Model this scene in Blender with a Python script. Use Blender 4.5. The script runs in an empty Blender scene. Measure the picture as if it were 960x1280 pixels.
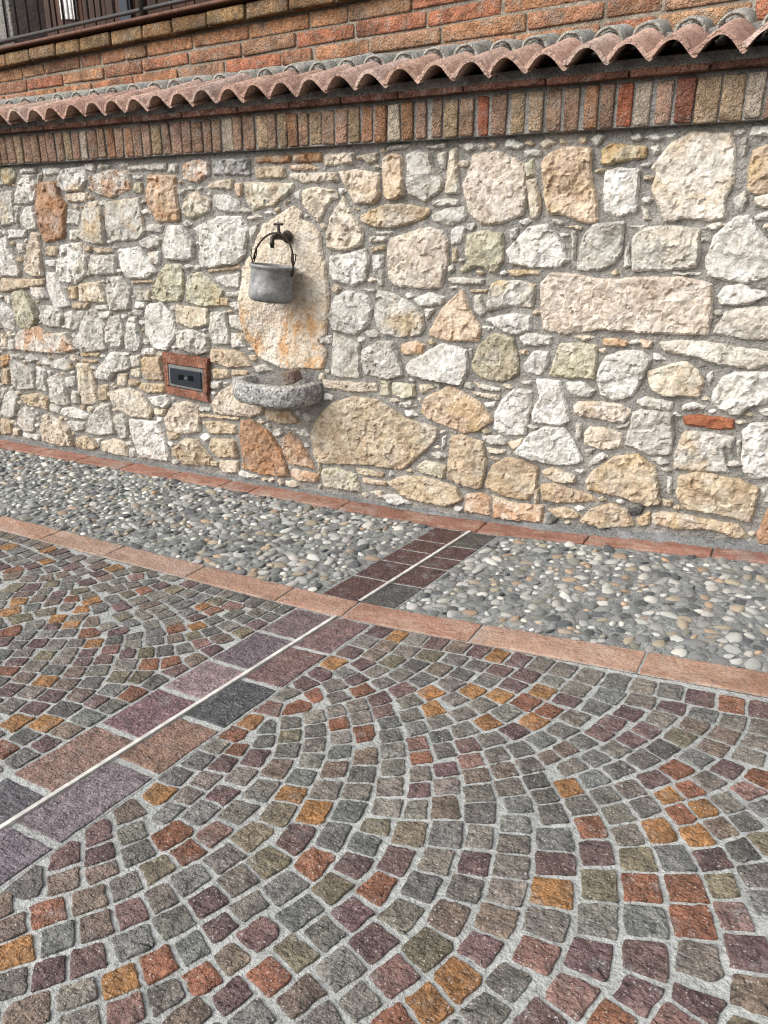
import bpy, bmesh, math, random
import numpy as np
from mathutils import Vector, noise, Matrix
from mathutils.geometry import delaunay_2d_cdt

# ------------------------------------------------------------------ camera, sky, sun, exposure
S = bpy.context.scene
CAM_H, FPX, PITCH, YAWT = 1.2, 950.0, math.radians(20.4), 0.56
YAW = math.atan(YAWT)
CAM_W = 3.312 / math.hypot(YAWT, 1)          # distance of the lens from the rubble wall
cd = bpy.data.cameras.new('camera'); cam = bpy.data.objects.new('camera', cd)
S.collection.objects.link(cam)
cam.location = (0, -CAM_W, CAM_H)
cam.rotation_euler = (math.pi / 2 - PITCH, 0, YAW)
cd.sensor_fit = 'VERTICAL'; cd.sensor_height = 36; cd.lens = 36 * FPX / 1280
cd.clip_start = 0.05; cd.clip_end = 2000
S.camera = cam

SUN_EL, SUN_AZ = math.radians(40), math.radians(-38)   # azimuth from the wall's outward normal, towards the left
W = bpy.data.worlds.new('World'); S.world = W; W.use_nodes = True
nt = W.node_tree; nt.nodes.clear()
sky = nt.nodes.new('ShaderNodeTexSky'); sky.sky_type = 'NISHITA'; sky.sun_disc = False
sky.sun_elevation = SUN_EL; sky.sun_rotation = math.pi + (-SUN_AZ)
sky.air_density = 1.0; sky.dust_density = 6.0; sky.ozone_density = 1.0
hs = nt.nodes.new('ShaderNodeHueSaturation'); hs.inputs['Saturation'].default_value = 0.22
bg = nt.nodes.new('ShaderNodeBackground'); bg.inputs['Strength'].default_value = 0.15
wo = nt.nodes.new('ShaderNodeOutputWorld')
nt.links.new(sky.outputs[0], hs.inputs['Color']); nt.links.new(hs.outputs[0], bg.inputs[0]); nt.links.new(bg.outputs[0], wo.inputs[0])
sd = bpy.data.lights.new('sun', 'SUN'); sd.energy = 0.55; sd.angle = math.radians(70); sd.color = (1, 0.985, 0.96)
sun = bpy.data.objects.new('sun', sd); S.collection.objects.link(sun)
sdir = Vector((math.sin(SUN_AZ) * math.cos(SUN_EL), -math.cos(SUN_AZ) * math.cos(SUN_EL), math.sin(SUN_EL)))
sun.rotation_euler = sdir.to_track_quat('Z', 'Y').to_euler()
sun.location = (-3, -6, 8)
S.view_settings.view_transform = 'Standard'; S.view_settings.look = 'None'
S.view_settings.gamma = 1; S.view_settings.use_curve_mapping = False
S.view_settings.exposure = 0.74
S.render.engine = 'CYCLES'
S.cycles.use_denoising = True; S.cycles.denoising_prefilter = 'NONE'; S.cycles.filter_width = 1.2
S.render.resolution_x = 768; S.render.resolution_y = 1024

# ------------------------------------------------------------------ survey: picture point -> point on the real surface
RNG = random.Random(7); NR = np.random.default_rng(7)
_q = cam.rotation_euler.to_matrix()
def ray(x, y):
    return _q @ Vector(((x - 480) / FPX, (640 - y) / FPX, -1.0))
def zg(u):                                    # the street rises gently along the wall
    u = max(-7.0, min(3.0, u)); t = (u + 1.2) / .12
    return .005 + .016 * (u + 1.2) + .075 * .12 * float(np.logaddexp(0, t))
def gnd(x, y):
    d = ray(x, y); z = 0
    for i in range(30):
        t = (z - CAM_H) / d.z; u = d.x * t; z = zg(u)
    return u, CAM_W - d.y * t                 # u along the wall, w out from the wall
def onwall(x, y, off=0.0):                    # plane parallel to the wall, off metres in front
    d = ray(x, y); t = (CAM_W - off) / d.y
    return d.x * t, CAM_H + d.z * t
def P3(u, w, z): return Vector((u, -w, z))

# ------------------------------------------------------------------ helpers
COL = S.collection
def mk(name, verts, faces, mat, parent=None, color=None, smooth=True, loc=None):
    me = bpy.data.meshes.new(name)
    if loc is not None:
        l = Vector(loc); verts = [Vector(v) - l for v in verts]
    me.from_pydata([tuple(v) for v in verts], [], faces); me.validate(); me.update()
    if smooth: me.polygons.foreach_set('use_smooth', [True] * len(me.polygons))
    me.materials.append(mat)
    return link(name, me, parent, color, loc)
def link(name, me, parent=None, color=None, loc=None):
    o = bpy.data.objects.new(name, me); COL.objects.link(o)
    if loc is not None: o.location = loc
    if parent is not None: o.parent = parent
    if color is not None: o.color = color
    return o
def empty(name, loc=(0, 0, 0)):
    o = bpy.data.objects.new(name, None); COL.objects.link(o); o.location = loc; return o
def sub(o, parent):                            # keep world place when the parent Empty is off the origin
    o.parent = parent; o.location = Vector(o.location) - Vector(parent.location); return o
def tag(o, label=None, cat=None, group=None, kind=None):
    if label: o['label'] = label
    if cat: o['category'] = cat
    if group: o['group'] = group
    if kind: o['kind'] = kind
    return o
def vcol(me, cols):                            # per-vertex colour
    a = me.color_attributes.new('col', 'FLOAT_COLOR', 'POINT')
    a.data.foreach_set('color', np.asarray(cols, dtype=np.float32).ravel())
def box(x0, x1, y0, y1, z0, z1):
    v = [(x, y, z) for z in (z0, z1) for y in (y0, y1) for x in (x0, x1)]
    return v, [(0, 2, 3, 1), (4, 5, 7, 6), (0, 1, 5, 4), (2, 6, 7, 3), (0, 4, 6, 2), (1, 3, 7, 5)]
def rbox(sx, sy, sz, b=.006, jit=0.0, rnd=RNG, cuts=0):   # bevelled block mesh, sizes full, centred
    bm = bmesh.new(); bmesh.ops.create_cube(bm, size=1)
    for v in bm.verts: v.co = Vector((v.co.x * sx, v.co.y * sy, v.co.z * sz)) + Vector([rnd.uniform(-jit, jit) for _ in range(3)])
    bmesh.ops.bevel(bm, geom=bm.edges[:], offset=b, segments=2, profile=.6, affect='EDGES')
    if jit:
        for v in bm.verts: v.co += Vector([rnd.uniform(-jit, jit) * .35 for _ in range(3)])
    me = bpy.data.meshes.new('block'); bm.to_mesh(me); bm.free()
    me.polygons.foreach_set('use_smooth', [True] * len(me.polygons)); return me
def tube(pts, r, n=10, closed=False):
    pts = [Vector(p) for p in pts]; N = len(pts); V = []; F = []
    rr = r if isinstance(r, (list, tuple)) else [r] * N
    up = Vector((0.123, 0.3, 1)).normalized()
    for i, p in enumerate(pts):
        a = pts[(i - 1) % N] if (closed or i > 0) else p; b = pts[(i + 1) % N] if (closed or i < N - 1) else p
        t = (b - a).normalized(); s = t.cross(up)
        if s.length < 1e-4: s = t.cross(Vector((1, 0, 0)))
        s.normalize(); up = s.cross(t).normalized()
        for k in range(n):
            an = 2 * math.pi * k / n; V.append(p + (s * math.cos(an) + up * math.sin(an)) * rr[i])
    for i in range(N if closed else N - 1):
        j = (i + 1) % N
        for k in range(n): F.append((i * n + k, i * n + (k + 1) % n, j * n + (k + 1) % n, j * n + k))
    if not closed: F.append(tuple(range(n))[::-1]); F.append(tuple((N - 1) * n + k for k in range(n)))
    return V, F
def lathe(prof, n=40, M=None):
    V = []; F = []
    for r, z in prof:
        for k in range(n):
            a = 2 * math.pi * k / n; v = Vector((r * math.cos(a), r * math.sin(a), z)); V.append(M @ v if M else v)
    for i in range(len(prof) - 1):
        for k in range(n): F.append((i * n + k, i * n + (k + 1) % n, (i + 1) * n + (k + 1) % n, (i + 1) * n + k))
    return V, F
def fbm(p, s, o=4): return noise.fractal(Vector(p) * s, 0.9, 2.1, o)

# ------------------------------------------------------------------ materials
def node(nt, t, **kw):
    n = nt.nodes.new(t)
    for k, v in kw.items():
        if k.startswith('i_'): n.inputs[k[2:]].default_value = v
        else: setattr(n, k, v)
    return n
class Mat:
    def __init__(s, name, rough=.85, spec=.3, metal=0.0):
        s.m = bpy.data.materials.new(name); s.m.use_nodes = True; s.nt = s.m.node_tree
        s.b = s.nt.nodes['Principled BSDF']; s.b.inputs['Roughness'].default_value = rough
        s.b.inputs['Specular IOR Level'].default_value = spec; s.b.inputs['Metallic'].default_value = metal
        s.tc = node(s.nt, 'ShaderNodeTexCoord'); s.co = s.tc.outputs['Object']; s.h = None
    def L(s, a, b): s.nt.links.new(a, b)
    def objshift(s):                           # every piece shows its own cut of the pattern
        oi = node(s.nt, 'ShaderNodeObjectInfo'); mm = node(s.nt, 'ShaderNodeVectorMath', operation='SCALE')
        cx = node(s.nt, 'ShaderNodeCombineXYZ'); s.L(oi.outputs['Random'], cx.inputs[0]); s.L(oi.outputs['Random'], cx.inputs[1])
        s.L(cx.outputs[0], mm.inputs[0]); mm.inputs['Scale'].default_value = 57.0
        ad = node(s.nt, 'ShaderNodeVectorMath', operation='ADD'); s.L(s.co, ad.inputs[0]); s.L(mm.outputs[0], ad.inputs[1]); s.co = ad.outputs[0]
        s.oi = oi; return s
    def stretch(s, v):
        mp = node(s.nt, 'ShaderNodeMapping'); mp.inputs['Scale'].default_value = v; s.L(s.co, mp.inputs[0]); return mp.outputs[0]
    def noise(s, scale, detail=5, rough=.6, lo=0.0, hi=1.0, co=None, dist=0.0, typ=None):
        n = node(s.nt, 'ShaderNodeTexNoise')
        if typ: n.noise_type = typ
        n.inputs['Scale'].default_value = scale; n.inputs['Detail'].default_value = detail
        n.inputs['Roughness'].default_value = rough; n.inputs['Distortion'].default_value = dist; s.L(co or s.co, n.inputs['Vector'])
        return s.ramp(n.outputs[0], lo, hi)
    def vor(s, scale, lo, hi, feat='F1', co=None):
        n = node(s.nt, 'ShaderNodeTexVoronoi', feature=feat); n.inputs['Scale'].default_value = scale; s.L(co or s.co, n.inputs['Vector'])
        return s.ramp(n.outputs['Distance'], lo, hi)
    def ramp(s, x, lo, hi):
        r = node(s.nt, 'ShaderNodeMapRange'); r.inputs['From Min'].default_value = lo; r.inputs['From Max'].default_value = hi
        r.interpolation_type = 'SMOOTHSTEP'; s.L(x, r.inputs[0]); return r.outputs[0]
    def mul(s, a, b):
        n = node(s.nt, 'ShaderNodeMath', operation='MULTIPLY')
        for i, v in enumerate((a, b)):
            if isinstance(v, (int, float)): n.inputs[i].default_value = v
            else: s.L(v, n.inputs[i])
        return n.outputs[0]
    def mix(s, f, a, b, mode='MIX'):
        n = node(s.nt, 'ShaderNodeMix', data_type='RGBA', blend_type=mode)
        for sk, v in ((n.inputs[0], f), (n.inputs[6], a), (n.inputs[7], b)):
            if isinstance(v, (int, float)): sk.default_value = v
            elif isinstance(v, tuple): sk.default_value = (*v[:3], 1)
            else: s.L(v, sk)
        return n.outputs[2]
    def attr(s, name='col'):
        n = node(s.nt, 'ShaderNodeAttribute', attribute_name=name); return n.outputs['Color']
    def bump(s, h, strength, dist):
        n = node(s.nt, 'ShaderNodeBump'); n.inputs['Strength'].default_value = strength; n.inputs['Distance'].default_value = dist
        s.L(h, n.inputs['Height'])
        if s.h is not None: s.L(s.h, n.inputs['Normal'])
        s.h = n.outputs[0]; s.L(s.h, s.b.inputs['Normal'])
    def color(s, c):
        if isinstance(c, tuple): s.b.inputs['Base Color'].default_value = (*c[:3], 1)
        else: s.L(c, s.b.inputs['Base Color'])
        return s.m

def grain(M, base, k_dark, k_light, sd, sl, ad, al, c):     # readable mineral grain: few octaves, hard thresholds
    c = M.mix(M.mul(M.noise(sd, 2, .5, .50, .64), ad), c, M.mix(1.0, c, (k_dark,) * 3, 'MULTIPLY'))
    return M.mix(M.mul(M.noise(sl, 2, .5, .52, .66), al), c, M.mix(1.0, c, (k_light,) * 3, 'MULTIPLY'))
def limestone(src='obj'):
    M = Mat('limestone_' + src, .92, .15)
    if src == 'obj': M.objshift(); base = M.oi.outputs['Color']
    else: base = M.attr()
    c = M.mix(M.noise(12, 4, .55, .35, .68), M.mix(1.0, base, (.84, .82, .79), 'MULTIPLY'), M.mix(1.0, base, (1.12, 1.12, 1.11), 'MULTIPLY'))
    c = M.mix(M.mul(M.noise(8, 4, .6, .5, .7), .4), c, (.56, .55, .52))                        # pale lime bloom
    c = M.mix(M.mul(M.noise(7, 4, .6, .52, .7, dist=.6), .4), c, M.mix(1.0, base, (.70, .69, .67), 'MULTIPLY'))   # grey weathering
    if src == 'obj':
        st = M.mul(M.noise(11, 5, .6, .44, .6, dist=.6), M.oi.outputs['Alpha']); c = M.mix(st, c, (.40, .19, .075))     # iron stain
        oc = M.mul(M.noise(6.5, 4, .6, .48, .66, dist=.4), M.ramp(M.oi.outputs['Random'], .5, 1.0)); c = M.mix(M.mul(oc, .75), c, (.47, .345, .19))   # ochre bloom
    c = M.mix(M.mul(M.noise(30, 4, .6, .5, .62, dist=.8), .6), c, M.mix(1.0, c, (.62, .58, .52), 'MULTIPLY'))
    c = grain(M, base, .6, 1.22, 50, 62, .55, .5, c)
    c = grain(M, base, .65, 1.15, 120, 140, .3, .3, c)
    M.bump(M.noise(17, 5, .6, 0, 1.6, dist=.5, typ='RIDGED_MULTIFRACTAL'), .45, .010); M.bump(M.noise(48, 4, .6, .25, .75), .45, .006); M.bump(M.noise(120, 3, .55, .25, .75), .35, .0028)
    return M.color(c)
def mortar(name, base, dark, scale=1.0, bump=.004, gr=1.0):
    M = Mat(name, .95, .1)
    c = M.mix(M.noise(7 * scale, 5, .6, .3, .7), dark, base)
    c = M.mix(M.mul(M.noise(2.3 * scale, 5, .7, .48, .66), .5), c, tuple(v * .78 for v in dark))
    c = M.mix(M.mul(M.noise(24 * scale, 4, .6, .5, .66), .45), c, tuple(v * .8 for v in dark))
    c = grain(M, base, .66, 1.2, 65 * scale, 85 * scale, .55 * gr, .5 * gr, c)
    c = grain(M, base, .66, 1.18, 150 * scale, 180 * scale, .4 * gr, .4 * gr, c)
    M.bump(M.noise(45 * scale, 4, .6, .25, .75), .9, bump * 2); M.bump(M.noise(150 * scale, 3, .55, .25, .75), .8, bump * .8)
    return M.color(c)
def brick(name, src='obj', stain=0.0, pale=.25):
    M = Mat(name, .93, .12).objshift()
    base = M.oi.outputs['Color']
    c = M.mix(M.noise(14, 5, .6, .32, .68), M.mix(1.0, base, (.72, .70, .68), 'MULTIPLY'), M.mix(1.0, base, (1.18, 1.15, 1.12), 'MULTIPLY'))
    c = M.mix(M.mul(M.noise(20, 5, .6, .5, .64, dist=.5), pale), c, (.38, .345, .29))
    c = grain(M, base, .6, 1.22, 40, 52, .6, .5, c)
    c = grain(M, base, .66, 1.18, 95, 110, .4, .35, c)
    if stain:
        ge = node(M.nt, 'ShaderNodeNewGeometry')
        mp = node(M.nt, 'ShaderNodeMapping'); mp.inputs['Scale'].default_value = (1, 1, 1.5); M.L(ge.outputs['Position'], mp.inputs[0])
        s1 = M.noise(2.6, 6, .65, .48, .64, co=mp.outputs[0])
        c = M.mix(M.mul(s1, stain), c, (.075, .06, .045))
    M.bump(M.noise(30, 5, .6, .25, .75), .8, .010); M.bump(M.noise(120, 3, .55, .25, .75), .8, .004)
    return M.color(c)
def porphyry(src):
    M = Mat('porphyry_' + src, .68, .35)
    if src == 'obj': M.objshift(); base = M.oi.outputs['Color']
    else: base = M.attr()
    c = M.mix(M.noise(26, 4, .55, .35, .68), M.mix(1.0, base, (.72, .72, .73), 'MULTIPLY'), M.mix(1.0, base, (1.22, 1.2, 1.18), 'MULTIPLY'))
    st = M.noise(75, 3, .55, .42, .62, co=M.stretch((.4, 1.5, 1.0)), dist=.6)
    c = M.mix(M.mul(st, .4), c, M.mix(1.0, c, (.62, .62, .64), 'MULTIPLY'))
    c = M.mix(M.mul(M.noise(17, 5, .65, .54, .68), .35), c, (.23, .23, .22))                    # dried cement film
    c = grain(M, base, .52, 1.42, 110, 130, .7, .5, c)
    c = grain(M, base, .58, 1.4, 240, 270, .5, .45, c)
    c = M.mix(M.mul(M.noise(210, 1, .5, .66, .72), .7), c, (.42, .41, .39))                      # feldspar flecks
    M.bump(st, .5, .0035); M.bump(M.noise(45, 4, .6, .25, .75), .8, .007); M.bump(M.noise(150, 3, .55, .25, .75), .7, .0026)
    return M.color(c)
def terracotta(name='terracotta'):
    M = Mat(name, .85, .2).objshift()
    base = M.oi.outputs['Color']
    c = M.mix(M.noise(6, 6, .65, .3, .7, co=M.stretch((.5, 1.6, 1))), M.mix(1.0, base, (.78, .74, .72), 'MULTIPLY'), M.mix(1.0, base, (1.15, 1.15, 1.15), 'MULTIPLY'))
    c = M.mix(M.mul(M.noise(9, 6, .75, .45, .68, dist=.5), .65), c, (.40, .29, .225))
    c = grain(M, base, .68, 1.16, 55, 70, .5, .4, c); c = grain(M, base, .68, 1.16, 130, 160, .4, .35, c)
    c = M.mix(M.mul(M.noise(3.2, 6, .75, .52, .64), .45), c, (.30, .27, .235))
    M.bump(M.noise(24, 4, .6, .25, .75), .5, .008); M.bump(M.noise(120, 3, .55, .25, .75), .7, .003)
    return M.color(c)
def rooftile(name, lichen):
    M = Mat(name, .93, .12).objshift()
    base = M.oi.outputs['Color']
    c = M.mix(M.noise(10, 6, .65, .3, .7), M.mix(1.0, base, (.75, .72, .7), 'MULTIPLY'), M.mix(1.0, base, (1.15, 1.13, 1.12), 'MULTIPLY'))
    c = M.mix(M.mul(M.noise(18, 7, .7, .62 - .32 * lichen, .8 - .3 * lichen), .35 + .55 * lichen), c, (.36, .355, .32))
    c = grain(M, base, .6, 1.25, 40, 52, .6, .55, c); c = grain(M, base, .66, 1.2, 95, 110, .4, .35, c)
    M.bump(M.noise(40, 4, .6, .25, .75), .7, .008); M.bump(M.noise(120, 3, .55, .25, .75), .8, .0035)
    return M.color(c)
def pebblemat(src):
    M = Mat('pebble_' + src, .55, .4)
    if src == 'obj': M.objshift(); base = M.oi.outputs['Color']
    else: base = M.attr()
    c = M.mix(M.noise(55, 5, .65, .35, .7), M.mix(1.0, base, (.75, .75, .76), 'MULTIPLY'), M.mix(1.0, base, (1.15, 1.14, 1.1), 'MULTIPLY'))
    c = M.mix(M.mul(M.noise(30, 4, .6, .48, .6), .6), c, (.29, .295, .28))                    # cement smear
    c = grain(M, base, .55, 1.3, 110, 140, .7, .5, c)
    M.bump(M.noise(90, 3, .55, .25, .75), .5, .004)
    return M.color(c)
def plain(name, col, rough, metal=0.0, nz=0.25, sc=30, bump=.001, spec=.4):
    M = Mat(name, rough, spec, metal)
    c = M.mix(M.noise(sc, 6, .65, .3, .72), tuple(v * (1 - nz) for v in col), tuple(min(1, v * (1 + nz)) for v in col))
    M.bump(M.noise(sc * 3, 5, .7), .4, bump)
    return M.color(c)
def aluminium():
    M = Mat('old_aluminium', .6, .35, .3)
    c = M.mix(M.noise(16, 6, .7, .3, .72), (.155, .155, .153), (.29, .288, .282))
    c = grain(M, None, .6, 1.25, 50, 70, .7, .5, c)
    c = M.mix(M.mul(M.noise(5, 3, .6, .5, .72), .5), c, (.36, .36, .355))
    r = M.noise(22, 5, .7, .2, .8); rr = node(M.nt, 'ShaderNodeMapRange'); rr.inputs['To Min'].default_value = .52; rr.inputs['To Max'].default_value = .8
    M.L(r, rr.inputs[0]); M.L(rr.outputs[0], M.b.inputs['Roughness'])
    M.bump(M.noise(14, 3, .5), .25, .006); M.bump(M.noise(180, 4, .7), .3, .0008)
    return M.color(c)
def basinmat():
    M = Mat('hewn_basin_stone', .93, .12)
    c = M.mix(M.noise(42, 4, .6, .42, .6), (.30, .296, .285), (.54, .53, .505))
    c = grain(M, None, .5, 1.25, 75, 90, .7, .5, c)
    ge = node(M.nt, 'ShaderNodeNewGeometry'); sx = node(M.nt, 'ShaderNodeSeparateXYZ'); M.L(ge.outputs['True Normal'], sx.inputs[0])
    c = M.mix(M.ramp(sx.outputs[2], .35, .8), c, M.mix(M.noise(40, 5, .7, .3, .7), (.36, .35, .32), (.52, .50, .46)))
    M.bump(M.noise(45, 4, .6, .25, .75), .9, .014); M.bump(M.vor(70, 0, .7), .5, .006)
    return M.color(c)
def wood(name, col):
    M = Mat(name, .7, .25)
    co = M.stretch((6, 6, .5))
    c = M.mix(M.noise(8, 6, .65, .3, .7, co=co), tuple(v * .6 for v in col), tuple(v * 1.3 for v in col))
    M.bump(M.noise(12, 5, .7, co=co), .4, .003)
    return M.color(c)
def backplate_mat():                           # pale slab with rust runs below the tap
    M = Mat('fountain_slab_stone', .9, .15)
    c = M.mix(M.noise(12, 6, .65, .35, .7), (.54, .455, .35), (.64, .57, .47))
    c = M.mix(M.mul(M.noise(34, 5, .7, .5, .7), .45), c, (.52, .43, .33))
    st = M.mul(M.noise(9, 5, .65, .42, .58, co=M.stretch((1.3, 1, .7)), dist=.5), .8)
    sx = node(M.nt, 'ShaderNodeSeparateXYZ'); M.L(M.co, sx.inputs[0])
    low = M.ramp(sx.outputs[2], .02, -.12)     # rust lies where the water has run
    c = M.mix(M.mul(st, low), c, (.56, .31, .13))
    c = M.mix(M.mul(M.noise(5, 4, .6, .5, .62), .6), c, (.63, .605, .55))
    c = grain(M, None, .62, 1.15, 60, 75, .6, .5, c)
    M.bump(M.noise(20, 4, .6, .25, .75), .45, .010); M.bump(M.noise(80, 3, .55, .25, .75), .5, .005)
    return M.color(c)

M_LIME = limestone(); M_LIMEA = limestone('attr'); M_MORT = mortar('wall_mortar', (.36, .34, .31), (.25, .24, .22))
M_GROUT = mortar('paving_grout', (.40, .408, .393), (.31, .317, .305), 1.2, .0020, .75)
M_CEM = mortar('pebble_cement', (.29, .295, .285), (.20, .205, .20), 1.1, .004)
M_FIL = mortar('fillet_mortar', (.27, .275, .275), (.17, .175, .17), 1.0, .005)
M_BRICK = brick('rowlock_brick', pale=.35); M_HBRICK = brick('house_brick', stain=.6, pale=.42)
M_POR = porphyry('obj'); M_PORA = porphyry('attr'); M_TER = terracotta(); M_TILE = rooftile('roof_tile_clay', .12); M_TILEG = rooftile('roof_tile_lichen', 1.0)
M_PEB = pebblemat('obj'); M_PEBA = pebblemat('attr')

# ------------------------------------------------------------------ the ground sheet
us = [-400, -120, -40, -15, -9] + list(np.arange(-7, 3.01, .25)) + [5, 12, 40, 120, 400]
ws = [-400, -120, -40, -12, -4, -1, 0, .5, 1, 2, 3, 4, 6, 9, 15, 40, 120, 400]
V = [P3(u, w, zg(u) - .06) for w in ws for u in us]; n = len(us)
F = [(j * n + i, (j + 1) * n + i, (j + 1) * n + i + 1, j * n + i + 1) for j in range(len(ws) - 1) for i in range(n - 1)]
tag(mk('ground', V, F, mortar('ground_asphalt', (.11, .11, .105), (.06, .06, .06), .5)), kind='structure')

def sheet(name, inside, u0, u1, w0, w1, step, dz, mat, amp=.002, fr=14):   # mortar bed between edges, lightly uneven
    nu = max(2, int((u1 - u0) / step)); nw = max(2, int((w1 - w0) / step)); V = []; F = []
    for j in range(nw + 1):
        for i in range(nu + 1):
            w = w0 + (w1 - w0) * j / nw; lo, hi = inside(w)
            lo = max(lo, u0); hi = min(hi, u1); u = lo + (hi - lo) * i / nu
            V.append(P3(u, w, zg(u) + dz + amp * noise.noise(Vector((u * fr, w * fr, 3.1))) + amp * .6 * noise.noise(Vector((u * fr * 3, w * fr * 3, 9.1)))))
    m = nu + 1
    for j in range(nw):
        for i in range(nu): F.append((j * m + i, (j + 1) * m + i, (j + 1) * m + i + 1, j * m + i + 1))
    return tag(mk(name, V, F, mat), kind='structure')

# lines of the layout, from the survey (u at distance w)

def lin(a, b): return lambda w: a[0] + (b[0] - a[0]) * (w - a[1]) / (b[1] - a[1])
S_L = lin((-1.287, .13), (-1.482, 2.07)); S_R = lin((-1.003, .16), (-1.182, 2.15)); S_W = lin((-1.130, .156), (-1.338, 2.173))
W_I, W_O0, W_O1 = .132, .912, 1.028
U0, U1, WMAX = -4.6, .75, 3.0

# ------------------------------------------------------------------ terracotta edging strips
def prism(poly, zt, depth, mat, name, parent, color, bev=.004, dome=0.0, rough=.0012, n_in=1):
    """paving piece from a plan polygon [(u,w)...]: rounded top edge, sides down into the bed"""
    c = (sum(p[0] for p in poly) / len(poly), sum(p[1] for p in poly) / len(poly)); N = len(poly)
    V = []; F = []
    def ring(k, z, jit=0.0):
        for p in poly:
            dx, dy = p[0] - c[0], p[1] - c[1]; r = math.hypot(dx, dy) + 1e-9; f = max(.05, (r - k) / r)
            u = c[0] + dx * f; w = c[1] + dy * f
            V.append(P3(u, w, zg(u) + zt + z + jit * noise.noise(Vector((u * 60, w * 60, 1.7)))))
    ring(0, -depth); ring(0, -bev * 1.2, .0012); ring(bev * .7, -bev * .2, rough); ring(bev * 1.6, 0, rough); ring(bev * 3.2, 0, rough)
    nr = 5
    if n_in:
        rm = min(math.hypot(p[0] - c[0], p[1] - c[1]) for p in poly)
        ring(rm * .5, dome * .8, rough * 1.6); nr = 6
    for j in range(nr - 1):
        for i in range(N): F.append((j * N + i, (j + 1) * N + i, (j + 1) * N + (i + 1) % N, j * N + (i + 1) % N))
    V.append(P3(c[0], c[1], zg(c[0]) + zt + dome)); t = len(V) - 1
    for i in range(N): F.append(((nr - 1) * N + i, t, (nr - 1) * N + (i + 1) % N))
    area = sum(poly[i][0] * poly[(i + 1) % N][1] - poly[(i + 1) % N][0] * poly[i][1] for i in range(N))
    if area < 0: F = [f[::-1] for f in F]
    return V, F, P3(c[0], c[1], zg(c[0]) + zt)
def piece(name, poly, zt, depth, mat, parent, color, **kw):
    V, F, l = prism(poly, zt, depth, mat, name, parent, color, **kw)
    return mk(name, V, F, mat, parent, color, loc=l)
def quad(pts, n=6, wob=.0015):                 # densified quadrilateral with slightly uneven sides
    out = []
    for i in range(len(pts)):
        a, b = pts[i], pts[(i + 1) % len(pts)]
        for k in range(n):
            t = k / n; u = a[0] + (b[0] - a[0]) * t; w = a[1] + (b[1] - a[1]) * t
            out.append((u + wob * noise.noise(Vector((u * 35, w * 35, .3))), w + wob * noise.noise(Vector((u * 35, w * 35, 7.3)))))
    return out
def vary(c, a=.12, rnd=RNG):
    k = 1 + rnd.uniform(-a, a); return tuple(max(.01, v * k * (1 + rnd.uniform(-a, a) * .14)) for v in c)

full = lambda w: (U0, U1)
e_o = sheet('edging_strip', full, U0, U1, W_O0 - .004, W_O1 + .004, .05, -.0015, M_GROUT, .0006)
ends = [gnd(150, 686)[0], gnd(250, 712)[0], gnd(358, 742)[0], gnd(441, 760)[0], gnd(594, 793)[0], gnd(801, 833)[0]]
ends = [U0, U0 + .45, -3.55, -3.1, -2.7] + ends + [.22, U1]
TER = [(.30, .185, .135), (.33, .21, .155), (.28, .165, .12), (.345, .235, .18)]
for a, b in zip(ends[:-1], ends[1:]):
    piece('edging_slab', quad([(a + .003, W_O0), (b - .003, W_O0), (b - .003, W_O1), (a + .003, W_O1)], 8), .003, .04, M_TER, e_o, (*vary(RNG.choice(TER), .16), 1), bev=.003, rough=.003)
e_i = sheet('wall_edging_strip', full, U0, U1, -.01, W_I + .004, .05, -.008, M_GROUT, .001)
ends = [U0 + .35 * k for k in range(7)] + [gnd(318, 612)[0], gnd(432, 631)[0], gnd(600, 661)[0], gnd(734, 674)[0], gnd(891, 690)[0], .28, U1]
for a, b in zip(ends[:-1], ends[1:]):
    piece('edging_slab', quad([(a + .003, .012), (b - .003, .012), (b - .003, W_I), (a + .003, W_I)], 8), .004, .04, M_TER, e_i, (*vary((.25, .125, .092), .2), 1), bev=.003, rough=.003)

# ------------------------------------------------------------------ slab band with the pale joint strip
band = sheet('slab_band', lambda w: (S_L(w), S_R(w)), -3, 3, W_O1 + .004, WMAX, .03, -.0030, M_GROUT, .001)
bandi = sheet('slab_band_upper', lambda w: (S_L(w), S_R(w)), -3, 3, W_I + .004, W_O0 - .004, .06, -.0035, M_GROUT, .0006)
def wl(x, y): return gnd(x, y)[1]
jl = [W_O1 + .010, wl(350, 795), wl(287, 831), wl(228, 868), wl(152, 916), wl(39, 981), 2.36, 2.62, WMAX]
jr = [W_O1 + .010, wl(394, 814), wl(329, 855), wl(258, 905), wl(172, 960), wl(45, 1044), 2.5, 2.78, WMAX]
CV = [(.115, .082, .084), (.10, .078, .088), (.185, .135, .138), (.125, .075, .082), (.165, .105, .085), (.075, .072, .08), (.12, .1, .11), (.14, .1, .1)]
CR = [(.135, .085, .082), (.125, .075, .070), (.055, .056, .060), (.17, .105, .078), (.135, .11, .12), (.12, .10, .115), (.1, .09, .1), (.14, .1, .1)]

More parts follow.
